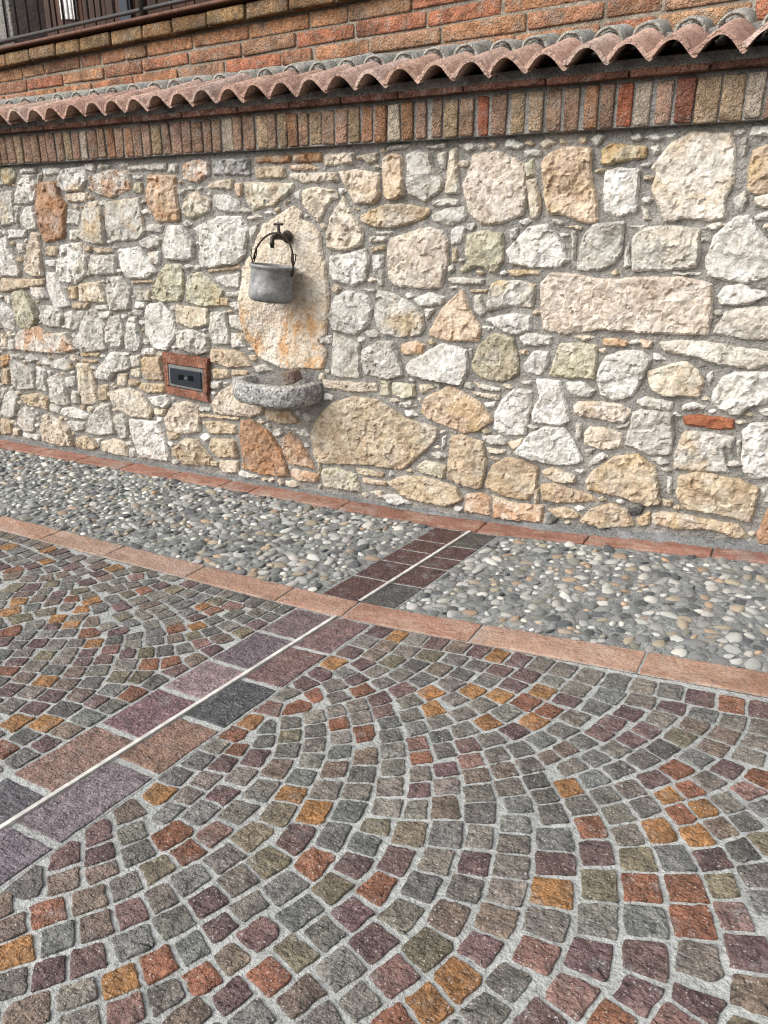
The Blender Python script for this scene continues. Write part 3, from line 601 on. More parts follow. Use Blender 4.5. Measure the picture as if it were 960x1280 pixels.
STONES = {
'W1': (0, 180, 4.0, """y 0,118 60,115 75,150 45,205 5,205
w 92,122 165,118 170,140 95,150
w 110,155 160,152 178,200 172,290 125,300 65,300 75,215
g 185,145 200,145 190,205 175,200
w 203,120 295,120 290,150 215,158
w 300,125 410,112 425,180 400,235 315,240 280,205
O 185,190 280,185 290,260 325,300 315,470 220,495 195,440 175,330
c 320,250 430,243 420,290 330,290
q 440,160 560,125 645,140 648,230 540,270 455,240
g 630,110 820,95 815,130 640,135
g 835,100 880,95 880,140 840,140
g 660,158 705,155 705,175 660,178
y 662,195 700,192 702,245 660,245
a 735,155 870,155 890,385 780,392 720,270
g 880,225 930,222 900,262 880,250
g 0,240 55,235 70,395 0,415
g 60,310 95,312 90,340 60,335
w 125,315 160,312 185,425 130,430 95,385
g 70,345 85,345 88,415 75,410
w 35,428 125,430 120,465 35,475
g 335,325 395,345 390,410 330,400
g 430,290 480,285 500,330 520,500 440,500 385,470 405,350
g 340,430 390,430 385,485 340,480
g 525,290 690,265 720,440 690,480 555,490 530,430
g 730,400 810,405 800,445 730,440
g 690,480 760,455 800,475 790,510 740,530 700,515
w 0,470 30,465 80,590 100,640 85,665 0,660
g 78,500 110,500 118,545 85,550
c 150,440 190,450 210,660 160,665 115,640 120,570
t 220,515 280,510 275,560 225,560
g 220,580 275,580 270,615 225,610
w 300,505 400,490 420,560 425,660 370,700 290,690 275,610
t 415,510 450,508 450,540 415,535
t 455,520 530,515 570,545 480,548
g 450,555 575,555 570,650 430,660
w 585,525 690,515 740,580 775,640 720,675 640,675 600,630
w 730,545 795,535 790,605 750,600
y 820,605 900,598 915,700 905,785 800,790 750,740 780,660
t 0,672 215,675 215,705 0,745
y 55,740 110,722 160,790 190,870 150,930 90,920 55,820
w 140,715 210,718 235,770 190,780 155,760
w 225,640 270,645 290,690 345,810 270,825 230,730
t 335,715 375,712 378,780 335,770
c 385,700 490,688 520,760 525,795 395,790
g 530,665 600,665 645,720 645,830 550,835 530,740
t 650,685 760,682 755,695 655,700
g 660,735 740,730 745,785 680,785
w 670,790 725,790 720,820 670,825
g 660,830 705,832 705,860 660,855
t 355,795 440,795 430,825 355,825
g 470,810 535,805 530,830 475,830
w 0,790 50,830 75,880 70,940 20,920 0,900"""),
'W2': (0, 380, 4.0, """g 190,10 290,5 310,60 300,115 225,115 200,80
g 310,45 350,35 390,80 380,130 330,130
g 380,35 420,35 405,75 385,70
q 75,155 120,115 190,110 230,150 330,140 380,230 310,250 200,245 75,230
g 440,25 480,30 520,110 525,230 430,245 360,200 400,120
g 485,40 550,40 540,75 490,75
g 545,65 595,55 615,150 600,220 530,215 520,130
g 635,70 680,65 705,200 690,240 630,230 615,170
w 740,0 800,-5 860,60 880,150 830,235 760,220 720,150 720,60
w 705,225 770,222 770,255 705,260
c 780,240 812,240 810,265 780,268
t 400,238 490,245 485,268 400,262
t 405,277 480,282 475,297 405,292
w 545,240 640,245 640,330 570,345 545,385 480,375 470,340 510,290
g 645,260 695,255 700,310 650,315
t 703,270 800,262 805,385 730,385 703,340
c 645,328 695,325 698,372 648,358
c 578,350 630,350 625,412 582,412
t 638,375 688,388 688,413 638,413
t 698,395 815,402 820,443 740,448 695,430
g 60,280 110,305 160,330 170,425 90,430 52,400
g 112,265 150,250 185,280 140,298
g 175,312 220,330 230,440 180,425
g 250,290 330,260 360,320 330,338 245,320
g 235,370 290,345 315,400 345,500 310,510 245,490
g 322,370 365,362 370,412 330,422
g 350,435 385,440 390,500 355,500
c 375,300 440,300 470,370 480,500 410,505 390,430
t 485,412 530,402 535,478 492,488
g 0,420 25,425 20,460 0,490
g 20,450 50,430 85,470 80,560 40,575 0,550
t 100,460 190,445 235,470 235,535 120,500
c 0,130 25,160 30,225 0,235
g 35,180 70,180 70,230 35,230
O 0,260 40,250 40,300 5,318
t 0,325 45,322 45,405 5,405
c 540,440 640,420 700,450 760,540 740,575 650,565 580,525
w 730,470 825,455 845,490 820,525 760,505
c 765,522 820,530 815,560 770,555
w 640,575 780,590 810,640 850,790 690,770 660,660
t 825,640 890,650 880,680 840,680
c 205,560 240,545 340,620 365,710 300,715 210,690 195,620
g 85,540 120,510 170,560 165,640 120,640 80,600
g 245,500 300,520 290,550 250,540
w 302,525 360,515 440,555 430,580 350,570 305,555
g 335,585 420,590 420,630 370,640 340,610
g 430,600 500,500 545,500 555,560 570,650 480,660 430,640
g 562,560 610,550 635,590 635,670 600,680 572,620
t 0,570 50,590 55,650 0,655
c 58,622 95,627 95,660 60,660
g 110,645 190,655 190,685 120,668
t 375,670 420,660 485,715 460,735 380,720
c 500,690 560,675 620,690 635,765 510,740
g 455,672 505,674 497,702
g 640,722 670,730 670,768 642,765
w 622,690 652,686 657,712 628,710"""),
'W3': (200, 180, 4.0, """w 35,405 100,405 160,480 165,570 110,585 20,580 5,500
g 35,100 75,95 78,140 35,140
q 105,100 170,75 235,85 240,150 185,195 110,180
B 255,70 440,72 440,155 260,155
e 475,55 640,55 640,95 475,98
e 660,45 805,42 805,90 660,90
t 465,115 610,112 620,165 480,172
a 640,105 720,98 785,118 770,132 650,128
p 645,145 870,140 885,185 720,200 650,175
c 215,215 290,180 358,172 355,228 250,225
a 365,200 400,195 405,265 375,262
s 425,190 660,195 650,240 560,310 460,335 430,300 425,240
s 105,350 120,270 170,232 245,280 240,340 150,378
w 260,255 330,250 390,290 390,340 310,340 265,320
w 430,365 480,350 520,370 440,380
w 160,420 280,362 400,360 440,430 415,560 380,600 210,625 190,590 195,480
g 440,425 490,392 480,440 452,488
w 665,245 695,225 698,280 670,275
c 702,232 770,212 870,230 885,275 850,280 820,330 790,400 770,375 710,300
t 235,630 390,605 395,628 240,645
g 270,667 390,642 395,720 330,720 280,690
g 315,742 395,737 390,760 340,770
t 290,765 335,772 340,812 300,808
y 130,655 200,640 245,680 310,730 300,810 200,815 125,790
c 75,805 230,822 240,905 150,925 70,890"""),
'W4': (200, 400, 4.0, """g 75,60 150,45 230,80 240,160 180,180 80,140
g 245,-38 325,-42 345,120 265,125 240,60
g 335,-20 380,-25 415,30 410,60 348,40
c 15,490 60,420 130,405 190,430 195,560 120,575 30,555
t 65,640 120,595 180,600 250,690 245,730 120,725 65,680
g 348,67 410,72 420,135 360,140
t 245,145 370,150 420,170 455,235 330,240 245,210
t 255,245 330,250 345,290 265,300
t 350,248 440,256 430,280 352,280
g 465,230 520,225 560,255 480,265
g 250,310 300,308 295,345 250,345
c 250,420 290,360 380,310 385,360 420,410 520,430 510,470 440,490 350,480 260,465
g 190,432 248,442 245,460 195,455
t 195,470 385,490 380,503 200,488
t 205,508 290,508 370,527 380,570 250,575
t 30,562 95,577 80,600 40,600
t 245,592 370,602 385,690 290,690 245,650
c 290,702 385,707 385,765 320,765 295,740
t 250,707 280,712 285,735 255,735
O 395,505 450,500 500,540 540,560 600,650 640,785 500,775 400,740 410,680 395,600
t 520,450 640,450 700,520 600,525 525,500
a 610,590 650,555 700,610 770,745 640,720 615,660
a 650,747 720,757 790,772 780,815 690,810 655,782
t 785,720 800,720 800,775 790,775
w 790,87 850,77 850,120 800,120
w 815,370 860,380 855,405 815,400
c 790,270 815,270 815,300 790,300"""),
'W5': (400, 170, 4.0, """c 20,90 165,78 170,135 20,150
c 180,95 285,78 285,120 235,140 215,120 180,122
c 85,180 180,165 290,185 295,310 265,340 165,335 130,270
c 25,480 55,390 110,300 160,390 210,470 205,545 100,580 25,555
g 330,50 450,35 450,60 330,70
g 530,45 620,35 615,60 530,65
d 305,115 360,80 405,100 415,300 350,320 310,310
g 425,90 480,70 545,85 560,150 610,230 600,280 520,328 435,290 430,190
g 585,85 625,80 620,160 600,165 585,130
w 640,75 680,60 685,180 695,285 620,290 630,200
p 730,200 760,90 840,80 900,75 1025,140 1035,300 1010,390 900,440 800,445 740,380 720,300 705,240
t 195,400 300,345 400,335 540,360 535,400 440,440 340,465 240,450 205,430
g 560,325 640,310 690,320 680,350 560,352
g 550,395 640,357 715,352 730,410 650,455 560,430
g 650,470 700,447 725,460 715,540 650,540
w 270,480 355,475 350,492 280,495
g 240,505 330,500 320,530 245,532
t 245,555 320,545 320,570 250,585
g 255,600 315,595 310,755 290,750 260,660
p 345,510 530,455 610,470 635,520 635,640 600,760 540,765 380,755 335,710 335,560
y 730,500 800,470 910,490 915,620 870,695 790,650 700,690 695,660 740,620 715,600
t 655,565 685,560 675,630 655,630
g 635,652 660,642 670,670 640,690
g 640,712 700,707 810,717 805,743 690,743 640,733
g 640,757 680,747 690,765 650,775
t 745,767 830,767 825,785 750,785
w 40,600 130,590 225,560 240,620 225,720 160,755 60,720 40,690
w 205,765 270,768 260,785
w 60,810 130,770 230,800 258,860 240,950 170,1000 60,970 40,900
g 285,775 350,780 440,830 510,900 515,960 500,1000 400,1010 300,990 265,900 275,800
w 460,820 540,780 625,810 600,845 500,855
w 515,865 570,862 525,925
d 550,960 600,870 690,775 715,765 740,860 800,950 790,1030 650,1030 540,1000
g 765,800 800,790 820,880 800,905 765,870
g 850,740 900,722 1000,725 1075,740 1070,790 1060,860 950,850 830,880
w 820,920 950,885 1050,900 1060,970 980,995 920,985
g 940,470 985,455 980,500 950,515"""),
'W6': (400, 400, 3.2, """c 5,240 60,245 225,255 225,290 120,290 15,275
g 50,50 90,65 155,100 160,235 80,235 40,215
t -40,450 -10,380 40,335 130,305 230,320 340,395 465,430 468,470 400,545 325,602 200,585 -10,575 -35,530
y 5,600 60,592 140,620 160,690 10,670
g 165,120 230,85 290,85 310,140 330,225 270,240 175,220 160,160
a 320,100 380,80 420,100 400,140 325,140
w 345,175 450,110 490,95 585,120 590,200 565,265 450,245 370,225 345,205
Y 600,190 630,100 690,55 770,70 790,160 790,220 730,250 650,240 610,210
g 592,120 605,115 600,150 592,150
w 795,70 830,52 930,65 920,100 810,105
w 810,180 850,125 910,125 915,170 880,225 810,210
y 240,240 278,245 278,305 235,305
y 285,250 375,262 380,310 320,315 285,300
c 390,260 440,255 455,275 400,300
g 310,335 370,320 390,350 330,352
w 330,365 365,360 390,385 350,390
d 400,370 420,310 510,265 550,280 640,330 690,405 620,450 570,455 430,400
w 610,250 715,275 710,288 640,280
c 605,287 715,302 710,325 620,305
w 650,335 695,330 690,350 660,355
w 715,330 770,275 845,285 840,350 820,460 740,465 690,440 695,380
t 640,445 660,435 680,455 655,460
g 645,467 720,462 745,490 740,503 680,500 650,485
c 665,512 740,522 735,537 670,532
w 485,470 500,465 495,500 480,525
g 435,537 470,527 500,550 470,560
y 380,590 420,564 500,582 495,635 400,615
t 520,465 560,460 650,490 665,570 640,680 560,660 505,630 505,580
t 655,665 680,590 740,550 800,560 870,590 860,690 830,725 720,705
t 140,592 250,612 245,632 150,620
d 165,634 262,647 255,668 175,657
t 262,650 330,625 430,630 540,670 570,720 520,745 420,735 340,715
a 580,700 640,692 682,715 678,785 575,770
a 690,705 780,735 890,745 885,815 690,795
c 190,690 240,685 250,715"""),
'W7': (640, 150, 3.0, """g 45,115 80,108 110,115 105,135 45,135
y 40,165 75,140 88,205 50,215
c 45,230 85,220 105,300 100,365 70,370
d 110,160 145,120 200,97 300,105 295,200 320,300 320,385 270,387 200,360 130,350 115,280
u 335,110 370,85 500,97 495,140 350,170 330,160
g 515,100 550,92 555,120 530,130
w 350,190 400,177 480,185 470,280 470,345 400,363 345,345 340,250
w 485,320 510,340 520,372 490,375
h 515,180 600,80 680,42 820,48 840,110 830,250 800,290 800,370 740,380 640,370 570,385 545,320 520,260 540,200
g 855,70 880,60 885,110 865,150 850,120
g 830,300 870,265 885,300 860,348 835,335
d 885,180 900,110 960,85 1010,90 1010,270 900,280 880,250
c 910,290 960,275 1000,280 1000,330 915,325
w 910,360 960,340 1000,345 1000,372 915,378
w -25,490 60,400 130,390 180,450 215,530 180,555 80,555 -10,540
t 190,400 260,395 250,412
g 220,420 240,420 235,530 222,530
g 240,540 260,440 300,390 420,380 410,500 380,545 330,565 245,568
g 430,395 500,395 480,415
g 420,500 435,455 440,545 420,555
g 450,440 500,400 620,395 700,410 705,500 690,555 560,568 450,568 445,520
w 705,405 770,385 800,390 760,415
g 605,573 705,573 700,583 610,581
w 725,520 760,430 840,360 890,355 920,400 960,450 1000,470 1000,580 880,615 730,590
w 770,660 800,622 860,615 900,640 950,640 960,660 880,695 780,695
p 105,610 150,570 250,578 330,598 500,588 650,588 750,615 748,720 735,810 600,805 450,798 330,790 200,805 115,790 105,700
g 760,780 800,720 860,705 960,700 1000,710 1000,830 880,825 750,800
c -20,562 100,562 100,582 0,587"""),
'W8': (640, 400, 3.0, """w 70,350 100,290 85,220 180,230 220,380 180,400 75,385
c 220,62 260,57 310,67 270,80
a 335,72 390,70 430,80 430,100 340,98
a 480,75 525,78 520,108 485,105
h 550,85 600,78 720,80 860,105 970,120 1000,160 900,185 780,175 700,145 570,120
y 135,210 175,90 250,85 320,95 310,225 230,220
w 320,190 345,140 400,115 490,120 525,150 490,220 450,290 380,305 330,280 315,230
w 528,130 545,128 580,150 532,148
s 505,195 600,165 660,158 700,190 720,240 700,292 560,290 515,260
g 725,210 750,195 755,220 740,238
w 745,290 780,220 830,198 920,195 1000,200 1000,310 900,325 850,362 800,350 755,320
g 30,230 70,228 70,245 35,245
w 200,235 260,230 310,270 290,290 230,290 205,265
p 225,325 250,305 330,310 400,315 445,340 420,385 380,390 300,370 235,360
g 390,402 440,385 435,405 395,412
g 235,390 260,390 255,445 235,450
c 265,430 290,402 350,405 410,425 410,480 340,490 270,470
g 455,310 500,290 600,310 595,342 540,336 480,325
g 420,470 450,350 480,338 600,352 605,450 590,510 510,510 450,480
w 635,325 680,310 730,325 720,338 640,340
r 640,365 700,355 830,375 830,412 760,412 645,395
g 605,510 640,420 720,420 835,445 825,490 790,480 810,575 700,570 605,560
g 840,460 860,455 850,510 840,510
w 860,420 900,390 1000,385 1000,590 900,600 860,570
w 5,500 60,430 120,402 190,405 220,440 265,530 230,550 150,545 70,525
c -20,462 40,445 30,470 0,490
g 265,490 310,485 290,505
w 280,550 300,520 330,500 360,512 320,540
g 215,562 275,562 260,580
t 270,610 310,560 380,515 470,505 540,555 555,690 500,700 420,670 330,650 280,640
g 515,522 560,517 590,540 550,550
g 580,590 600,600 595,670 580,650
t 560,672 605,682 590,705 565,700
t 620,590 700,570 850,600 925,630 915,700 890,765 780,735 650,715 615,670
c 110,570 150,555 235,585 235,612 160,612 120,590
t 105,618 160,614 300,660 320,685 180,690 110,680
t 80,640 100,635 95,690 80,690
t 130,712 200,702 260,735 240,748 160,745
k 115,730 150,720 175,745 150,770 115,765
t 250,760 290,710 370,688 430,715 460,775 340,785
k 430,710 500,700 480,730 445,740
t 465,750 500,725 520,720 510,775 475,775
t 525,730 570,718 700,745 850,770 880,820 840,825 740,790 620,790 530,770
O 920,800 960,700 1000,705 1000,850 920,840
g 935,630 1000,600 1000,690 940,690"""),
}
# base colour and strength of iron stain by kind
STC = {'w': ((.655, .64, .60), .02), 'g': ((.55, .53, .485), .02), 'c': ((.63, .545, .43), .05), 'p': ((.63, .545, .455), .08), 't': ((.52, .425, .295), .18),
       'y': ((.52, .485, .355), .04), 'Y': ((.42, .38, .27), .12), 'O': ((.42, .245, .14), .45), 'a': ((.62, .46, .33), .5), 'q': ((.64, .59, .53), .65), 'B': ((.36, .355, .34), .0),
       'e': ((.34, .19, .09), .35), 's': ((.64, .59, .48), .28), 'd': ((.63, .49, .35), .14), 'u': ((.50, .39, .19), .4), 'h': ((.70, .65, .57), .08), 'r': ((.36, .105, .045), .2), 'k': ((.10, .10, .098), 0)}
def roughen(poly, step, amp, seed):             # uneven outline: rounded corners, then jitter
    q = []
    N = len(poly)
    for i in range(N):
        a, b = poly[i], poly[(i + 1) % N]; L = math.hypot(b[0] - a[0], b[1] - a[1]); t = min(.13, .005 / max(L, 1e-5))
        q += [(a[0] + (b[0] - a[0]) * t, a[1] + (b[1] - a[1]) * t), (b[0] + (a[0] - b[0]) * t, b[1] + (a[1] - b[1]) * t)]
    out = []
    for i in range(len(q)):
        a, b = q[i], q[(i + 1) % len(q)]; L = math.hypot(b[0] - a[0], b[1] - a[1]); k = max(1, int(L / step))
        for j in range(k):
            t = j / k; x = a[0] + (b[0] - a[0]) * t; y = a[1] + (b[1] - a[1]) * t
            out.append((x + amp * noise.noise(Vector((x * 38, y * 38, seed))) + amp * .5 * noise.noise(Vector((x * 110, y * 110, seed))),
                        y + amp * noise.noise(Vector((x * 38, y * 38, seed + 50))) + amp * .5 * noise.noise(Vector((x * 110, y * 110, seed + 50)))))
    return out
def segdist(p, poly):
    A = np.array(poly); B = np.roll(A, -1, 0); d = B - A; L2 = (d ** 2).sum(1) + 1e-12; P = np.asarray(p)
    t = np.clip(((P[:, None, :] - A[None]) * d[None]).sum(2) / L2[None], 0, 1)
    return np.sqrt((((A[None] + t[..., None] * d[None]) - P[:, None, :]) ** 2).sum(2)).min(1)
def inpoly(p, poly):
    P = np.asarray(p); A = np.array(poly); B = np.roll(A, -1, 0); x, y = P[:, 0:1], P[:, 1:2]
    c = ((A[None, :, 1] > y) != (B[None, :, 1] > y)) & (x < (B[None, :, 0] - A[None, :, 0]) * (y - A[None, :, 1]) / (B[None, :, 1] - A[None, :, 1] + 1e-15) + A[None, :, 0])
    return c.sum(1) % 2 == 1
def stone_mesh(poly, seed, bulge, rim=-.008, rough=1.0, step=.0068, facets=4, edge=.016):
    rnd = random.Random(seed); out = roughen(poly, .007, .0042, seed * 1.37)
    A = np.array(out); lo, hi = A.min(0), A.max(0)
    gx, gy = np.meshgrid(np.arange(lo[0], hi[0], step), np.arange(lo[1], hi[1], step)); G = np.c_[gx.ravel(), gy.ravel()]
    G += np.random.default_rng(seed).uniform(-.3, .3, G.shape) * step
    if len(G): G = G[inpoly(G, out)]
    if len(G): G = G[segdist(G, out) > step * .55]
    pts = [Vector(p) for p in out] + [Vector(p) for p in G]; nb = len(out)
    r = delaunay_2d_cdt(pts, [], [list(range(nb))], 1, 1e-7); vv = [(v.x, v.y) for v in r[0]]; tri = [tuple(f) for f in r[2]]
    d = segdist(vv, out); c = A.mean(0); size = max(hi - lo)
    pl = [(rnd.gauss(0, .16), rnd.gauss(0, .16), rnd.uniform(.65, 1.25)) for _ in range(facets)]
    V = []
    for (x, z), dd in zip(vv, d):
        base = min(bulge * k + (x - c[0]) * a + (z - c[1]) * b_ for a, b_, k in pl); base = max(base, bulge * .35)
        e = min(1.0, dd / edge); prof = math.sqrt(1 - (1 - e) ** 2)
        q = Vector((x, seed * .77, z))
        qd = q * 26 + Vector((noise.noise(q * 30), 0, noise.noise(q * 30 + Vector((9, 9, 9))))) * .55
        vp = noise.voronoi(qd, distance_metric='DISTANCE')[1][0]; cv = noise.cell_vector(vp * 7.3)    # chipped faces
        chip = ((qd.x - vp.x) * (cv.x - .5) + (qd.z - vp.z) * (cv.y - .5)) / 26 * .75 + (cv.z - .5) * .005
        h = rim + (base - rim) * prof + prof * rough * (.007 * fbm(q, 14, 4) + chip + .003 * fbm(q, 70, 3))
        V.append((x, -h, z))
    F = [(f[0], f[1], f[2]) for f in tri]
    # face outward
    def area(f): (x0, z0), (x1, z1), (x2, z2) = vv[f[0]], vv[f[1]], vv[f[2]]; return (x1 - x0) * (z2 - z0) - (x2 - x0) * (z1 - z0)
    F = [f if area(f) > 0 else f[::-1] for f in F]
    eb = {}
    for f in F:
        for k in range(3):
            a, b_ = f[k], f[(k + 1) % 3]; eb[(a, b_)] = 1
    bd = [(a, b_) for (a, b_) in eb if (b_, a) not in eb]; mp = {}
    for a, b_ in bd:
        for v in (a, b_):
            if v not in mp: mp[v] = len(V); V.append((V[v][0], .045, V[v][2]))
    for a, b_ in bd: F.append((b_, a, mp[a], mp[b_]))
    return V, F, (c[0], 0, c[1])

polys = []
for ox, oy, sc, txt in STONES.values():
    for ln in txt.split('\n'):
        k, *ps = ln.split(); px = [tuple(float(v) for v in p.split(',')) for p in ps]
        polys.append((k, [onwall(ox + x / sc, oy + y / sc, .004) for x, y in px]))
backplate = [onwall(280 + x / 4.267, 220 + y / 4.267, .004) for x, y in ((360, 155), (410, 190), (402, 230), (470, 255), (510, 310), (520, 420), (540, 480), (555, 640), (548, 770), (540, 850), (500, 885), (545, 930), (525, 1035), (400, 1030), (310, 1035), (180, 970), (120, 870), (95, 700), (85, 500), (120, 440), (200, 260))]
sockpoly = [onwall(x, y, .004) for x, y in ((201, 439), (260, 448), (261, 503), (206, 492))]
basinpoly = [onwall(x, y, .0) for x, y in ((300, 470), (402, 470), (402, 510), (300, 510))]
allp = [p for _, p in polys] + [backplate, sockpoly, basinpoly]
# carry the masonry on past both ends of the surveyed length by mirroring
left_edge = min(min(p[0] for p in q) for _, q in polys); right_edge = -.02
ext = []
for k, q in polys:
    cu = sum(p[0] for p in q) / len(q)
    if cu < left_edge + .85: ext.append((k, [(2 * left_edge - .012 - p[0], p[1]) for p in q][::-1]))
    if cu > right_edge - .85 and max(p[0] for p in q) < right_edge + .06: ext.append((k, [(2 * right_edge + .03 - p[0], p[1]) for p in q][::-1]))
# small pinning stones wherever a wide patch of mortar is left
cand = [(u, z) for z in np.arange(.02, 1.50, .014) for u in np.arange(-5.35, .7, .014) if z > zg(u) + .03]
cand = np.array(cand); D = np.full(len(cand), 9.0); IN = np.zeros(len(cand), bool)
for q in allp + [e[1] for e in ext]:
    A = np.array(q); lo, hi = A.min(0) - .09, A.max(0) + .09
    s = ((cand > lo) & (cand < hi)).all(1)
    if s.any(): D[s] = np.minimum(D[s], segdist(cand[s], q)); IN[s] |= inpoly(cand[s], q)
D[IN] = 0
pins = []
while True:
    i = int(D.argmax()); r = min(D[i], .07)
    if r < .018: break
    u, z = cand[i]; n = RNG.randint(4, 6); el = RNG.uniform(1.05, 1.55)
    q = [(u + (r - .006) * el * math.cos(6.283 * (k + RNG.uniform(-.25, .25)) / n) * RNG.uniform(.75, 1.25), z + (r - .006) / el * math.sin(6.283 * (k + RNG.uniform(-.25, .25)) / n) * RNG.uniform(.8, 1.05)) for k in range(n)]
    pins.append((RNG.choice('ggwwct'), q)); D = np.minimum(D, np.maximum(0, np.hypot(cand[:, 0] - u, cand[:, 1] - z) - r * .8))
def psize(q): A = np.array(q); return float(np.prod(A.max(0) - A.min(0)))
polys = [(k, q, True) for k, q in polys] + [(k, q, True) for k, q in pins]
print('stones', len(polys), 'pins', len(pins), 'ext', len(ext))
def seen(q):
    c = np.mean(np.array(q), 0); v = _q.transposed() @ (P3(c[0], 0, c[1]) - Vector(cam.location))
    return 0 < 480 - FPX * v.x / v.z < 960
polys.sort(key=lambda t: (not seen(t[1]), -psize(t[1])))
polys += [(k, q, False) for k, q in ext]
rv, rf, rc = [], [], []

sid = 0
for i, (k, q, vis) in enumerate(polys):
    sid += 1; col, st = STC[k]; gy = sum(col) / 3; col = tuple((v * .82 + gy * .18) * .93 for v in col); s = math.sqrt(psize(q)); bulge = .003 + min(.017, .075 * s) * RNG.uniform(.5, 1.2)
    if k == 'r': bulge = .008
    g = .0032 / max(s, .02); cq = np.mean(np.array(q), 0); q = [(p[0] + (p[0] - cq[0]) * g, p[1] + (p[1] - cq[1]) * g) for p in q]
    V, F, c = stone_mesh(q, sid, bulge, rough=RNG.uniform(.4, 1.0) * min(1.0, .35 + 5 * s) * (0.4 if k == 'r' else 1), step=.0068 if s > .05 else .006, edge=min(.010, .003 + .05 * s))
    col = vary(col, .07)
    if i < 300: sub(mk('stone', V, F, M_LIME, None, (*col, st * RNG.uniform(.8, 1.2)), smooth=False, loc=c), wall)
    else: o = len(rv); rv += V; rf += [tuple(j + o for j in f) for f in F]; rc += [(*col, 1)] * len(V)
if rv:
    o = mk('small_stones', rv, rf, M_LIMEA, smooth=False); vcol(o.data, rc); tag(o, kind='stuff'); sub(o, wall)

# ------------------------------------------------------------------ rowlock course, flat tile course, coping tiles
RB = 'w i p b t b r b t t b b i b r w p m t t w'.split()    # the bricks towards the near end
RC = {'w': (.38, .35, .30), 'i': (.30, .18, .115), 'p': (.31, .22, .175), 'b': (.26, .185, .14), 't': (.33, .265, .185), 'r': (.28, .11, .07), 'm': (.25, .12, .09)}
edges_r = [(10, 40), (45, 72), (80, 105), (118, 145), (150, 185), (190, 225), (232, 260), (270, 308), (318, 352), (362, 398), (405, 442), (450, 487), (500, 535), (540, 575), (583, 620), (628, 665), (680, 720), (728, 775), (780, 840), (843, 900), (908, 950)]
RW = .036                                       # the course stands this far proud of the rubble
spans = []
for (a, b), k in zip(edges_r, RB):
    ym = 130 - .06 * (a / 2) + 20
    spans.append((onwall(480 + a / 2, ym, RW)[0], onwall(480 + b / 2, ym, RW)[0], k))
u = spans[0][0] - .008
while u > WU0:
    wd = RNG.uniform(.042, .060); spans.append((u - wd, u, RNG.choice('bbbpptbbpitw'))); u -= wd + RNG.uniform(.006, .012)
u = spans[20][1] + .008
while u < WU1 - .06:
    wd = RNG.uniform(.045, .065); spans.append((u, u + wd, RNG.choice('bbbptbpir'))); u += wd + .009
v2, f2 = box(WU0, WU1, -RW + .0075, .02, WZ + .004, WZ + .15); course = sub(mk('rowlock_course', v2, f2, M_MORT, smooth=False, loc=(-1.6, 0, WZ)), wall)
for a, b, k in spans:
    h = .128 + RNG.uniform(-.004, .004)
    me = rbox(b - a, .09, h, .007, .0032); me.materials.append(M_BRICK)
    o = link('brick', me, course, (*vary(tuple(v * k2 for v, k2 in zip(RC[k], (1.16, 1.08, 1.02))), .14), 1)); o.location = Vector(((a + b) / 2, -RW + .045 - RNG.uniform(-.002, .004), WZ + .006 + h / 2)) - Vector((-1.6, 0, WZ))
    o.rotation_euler = (RNG.gauss(0, .012), RNG.gauss(0, .012), RNG.gauss(0, .02))
# thin stones and mortar band right under the course
ZT = WZ + .143
v2, f2 = box(WU0, WU1, -.03, .26, ZT + .0025, ZT + .06); flat = sub(mk('flat_tile_course', v2, f2, M_MORT, smooth=False, loc=(-1.6, 0, ZT)), wall)
u = WU0
while u < WU1 - .1:
    L = RNG.uniform(.24, .31); me = rbox(min(L, WU1 - u) - .006, .17, .022, .004, .0015); me.materials.append(M_BRICK)
    o = link('brick', me, flat, (*vary((.17, .085, .065), .25), 1)); o.location = (u + L / 2 + 1.6, -.072 + .085 + RNG.uniform(-.003, .003), .013); u += L

TP = .1335; A_T = .068; TH = .0125
def tilemesh(seed, length, mat):
    ns, nl = 26, 6; V = []; F = []
    def z0(s): return A_T * max(0.0, .5 + .5 * math.cos(2 * math.pi * s)) ** .48
    P = []
    for i in range(ns + 1):
        s = -.53 + 1.10 * i / ns; P.append((s * TP, math.hypot(z0(s), .02) + (.010 if s < -.40 else 0) * min(1, (-.40 - s) / .06)))
    def nrm(i):
        a = P[max(0, i - 1)]; b = P[min(ns, i + 1)]; dx, dz = b[0] - a[0], b[1] - a[1]; L = math.hypot(dx, dz); return -dz / L, dx / L
    for j in range(nl + 1):
        t = j / nl
        for i in range(ns + 1):
            x, z = P[i]; nx, nz = nrm(i); k = 1 + .05 * (1 - t)
            w = .0022 * noise.noise(Vector((x * 20, t * 3, seed * 3.3)))
            V.append((x * k + w, t * length + .004 * noise.noise(Vector((x * 30, seed * 5.1, 0))) * (1 - t), z * k + w))
            V.append((x * k + nx * TH + w, t * length + .004 * noise.noise(Vector((x * 30, seed * 5.1, 0))) * (1 - t) + (.003 if j == 0 else 0), z * k + nz * TH + w))
    m = (ns + 1) * 2
    for j in range(nl):
        for i in range(ns):
            a = j * m + 2 * i; F += [(a + 1, a + 3, a + m + 3, a + m + 1), (a, a + m, a + m + 2, a + 2)]
        F += [(j * m, j * m + 1, j * m + m + 1, j * m + m), (j * m + 2 * ns, j * m + m + 2 * ns, j * m + m + 2 * ns + 1, j * m + 2 * ns + 1)]
    for i in range(ns):
        F.append((2 * i, 2 * i + 2, 2 * i + 3, 2 * i + 1)); F.append((nl * m + 2 * i, nl * m + 2 * i + 1, nl * m + 2 * i + 3, nl * m + 2 * i + 2))
    me = bpy.data.meshes.new('coping_tile'); me.from_pydata(V, [], F); me.update(); me.materials.append(mat)
    me.polygons.foreach_set('use_smooth', [True] * len(me.polygons))
    try: me.set_sharp_from_angle(angle=math.radians(50))
    except Exception: pass
    return me
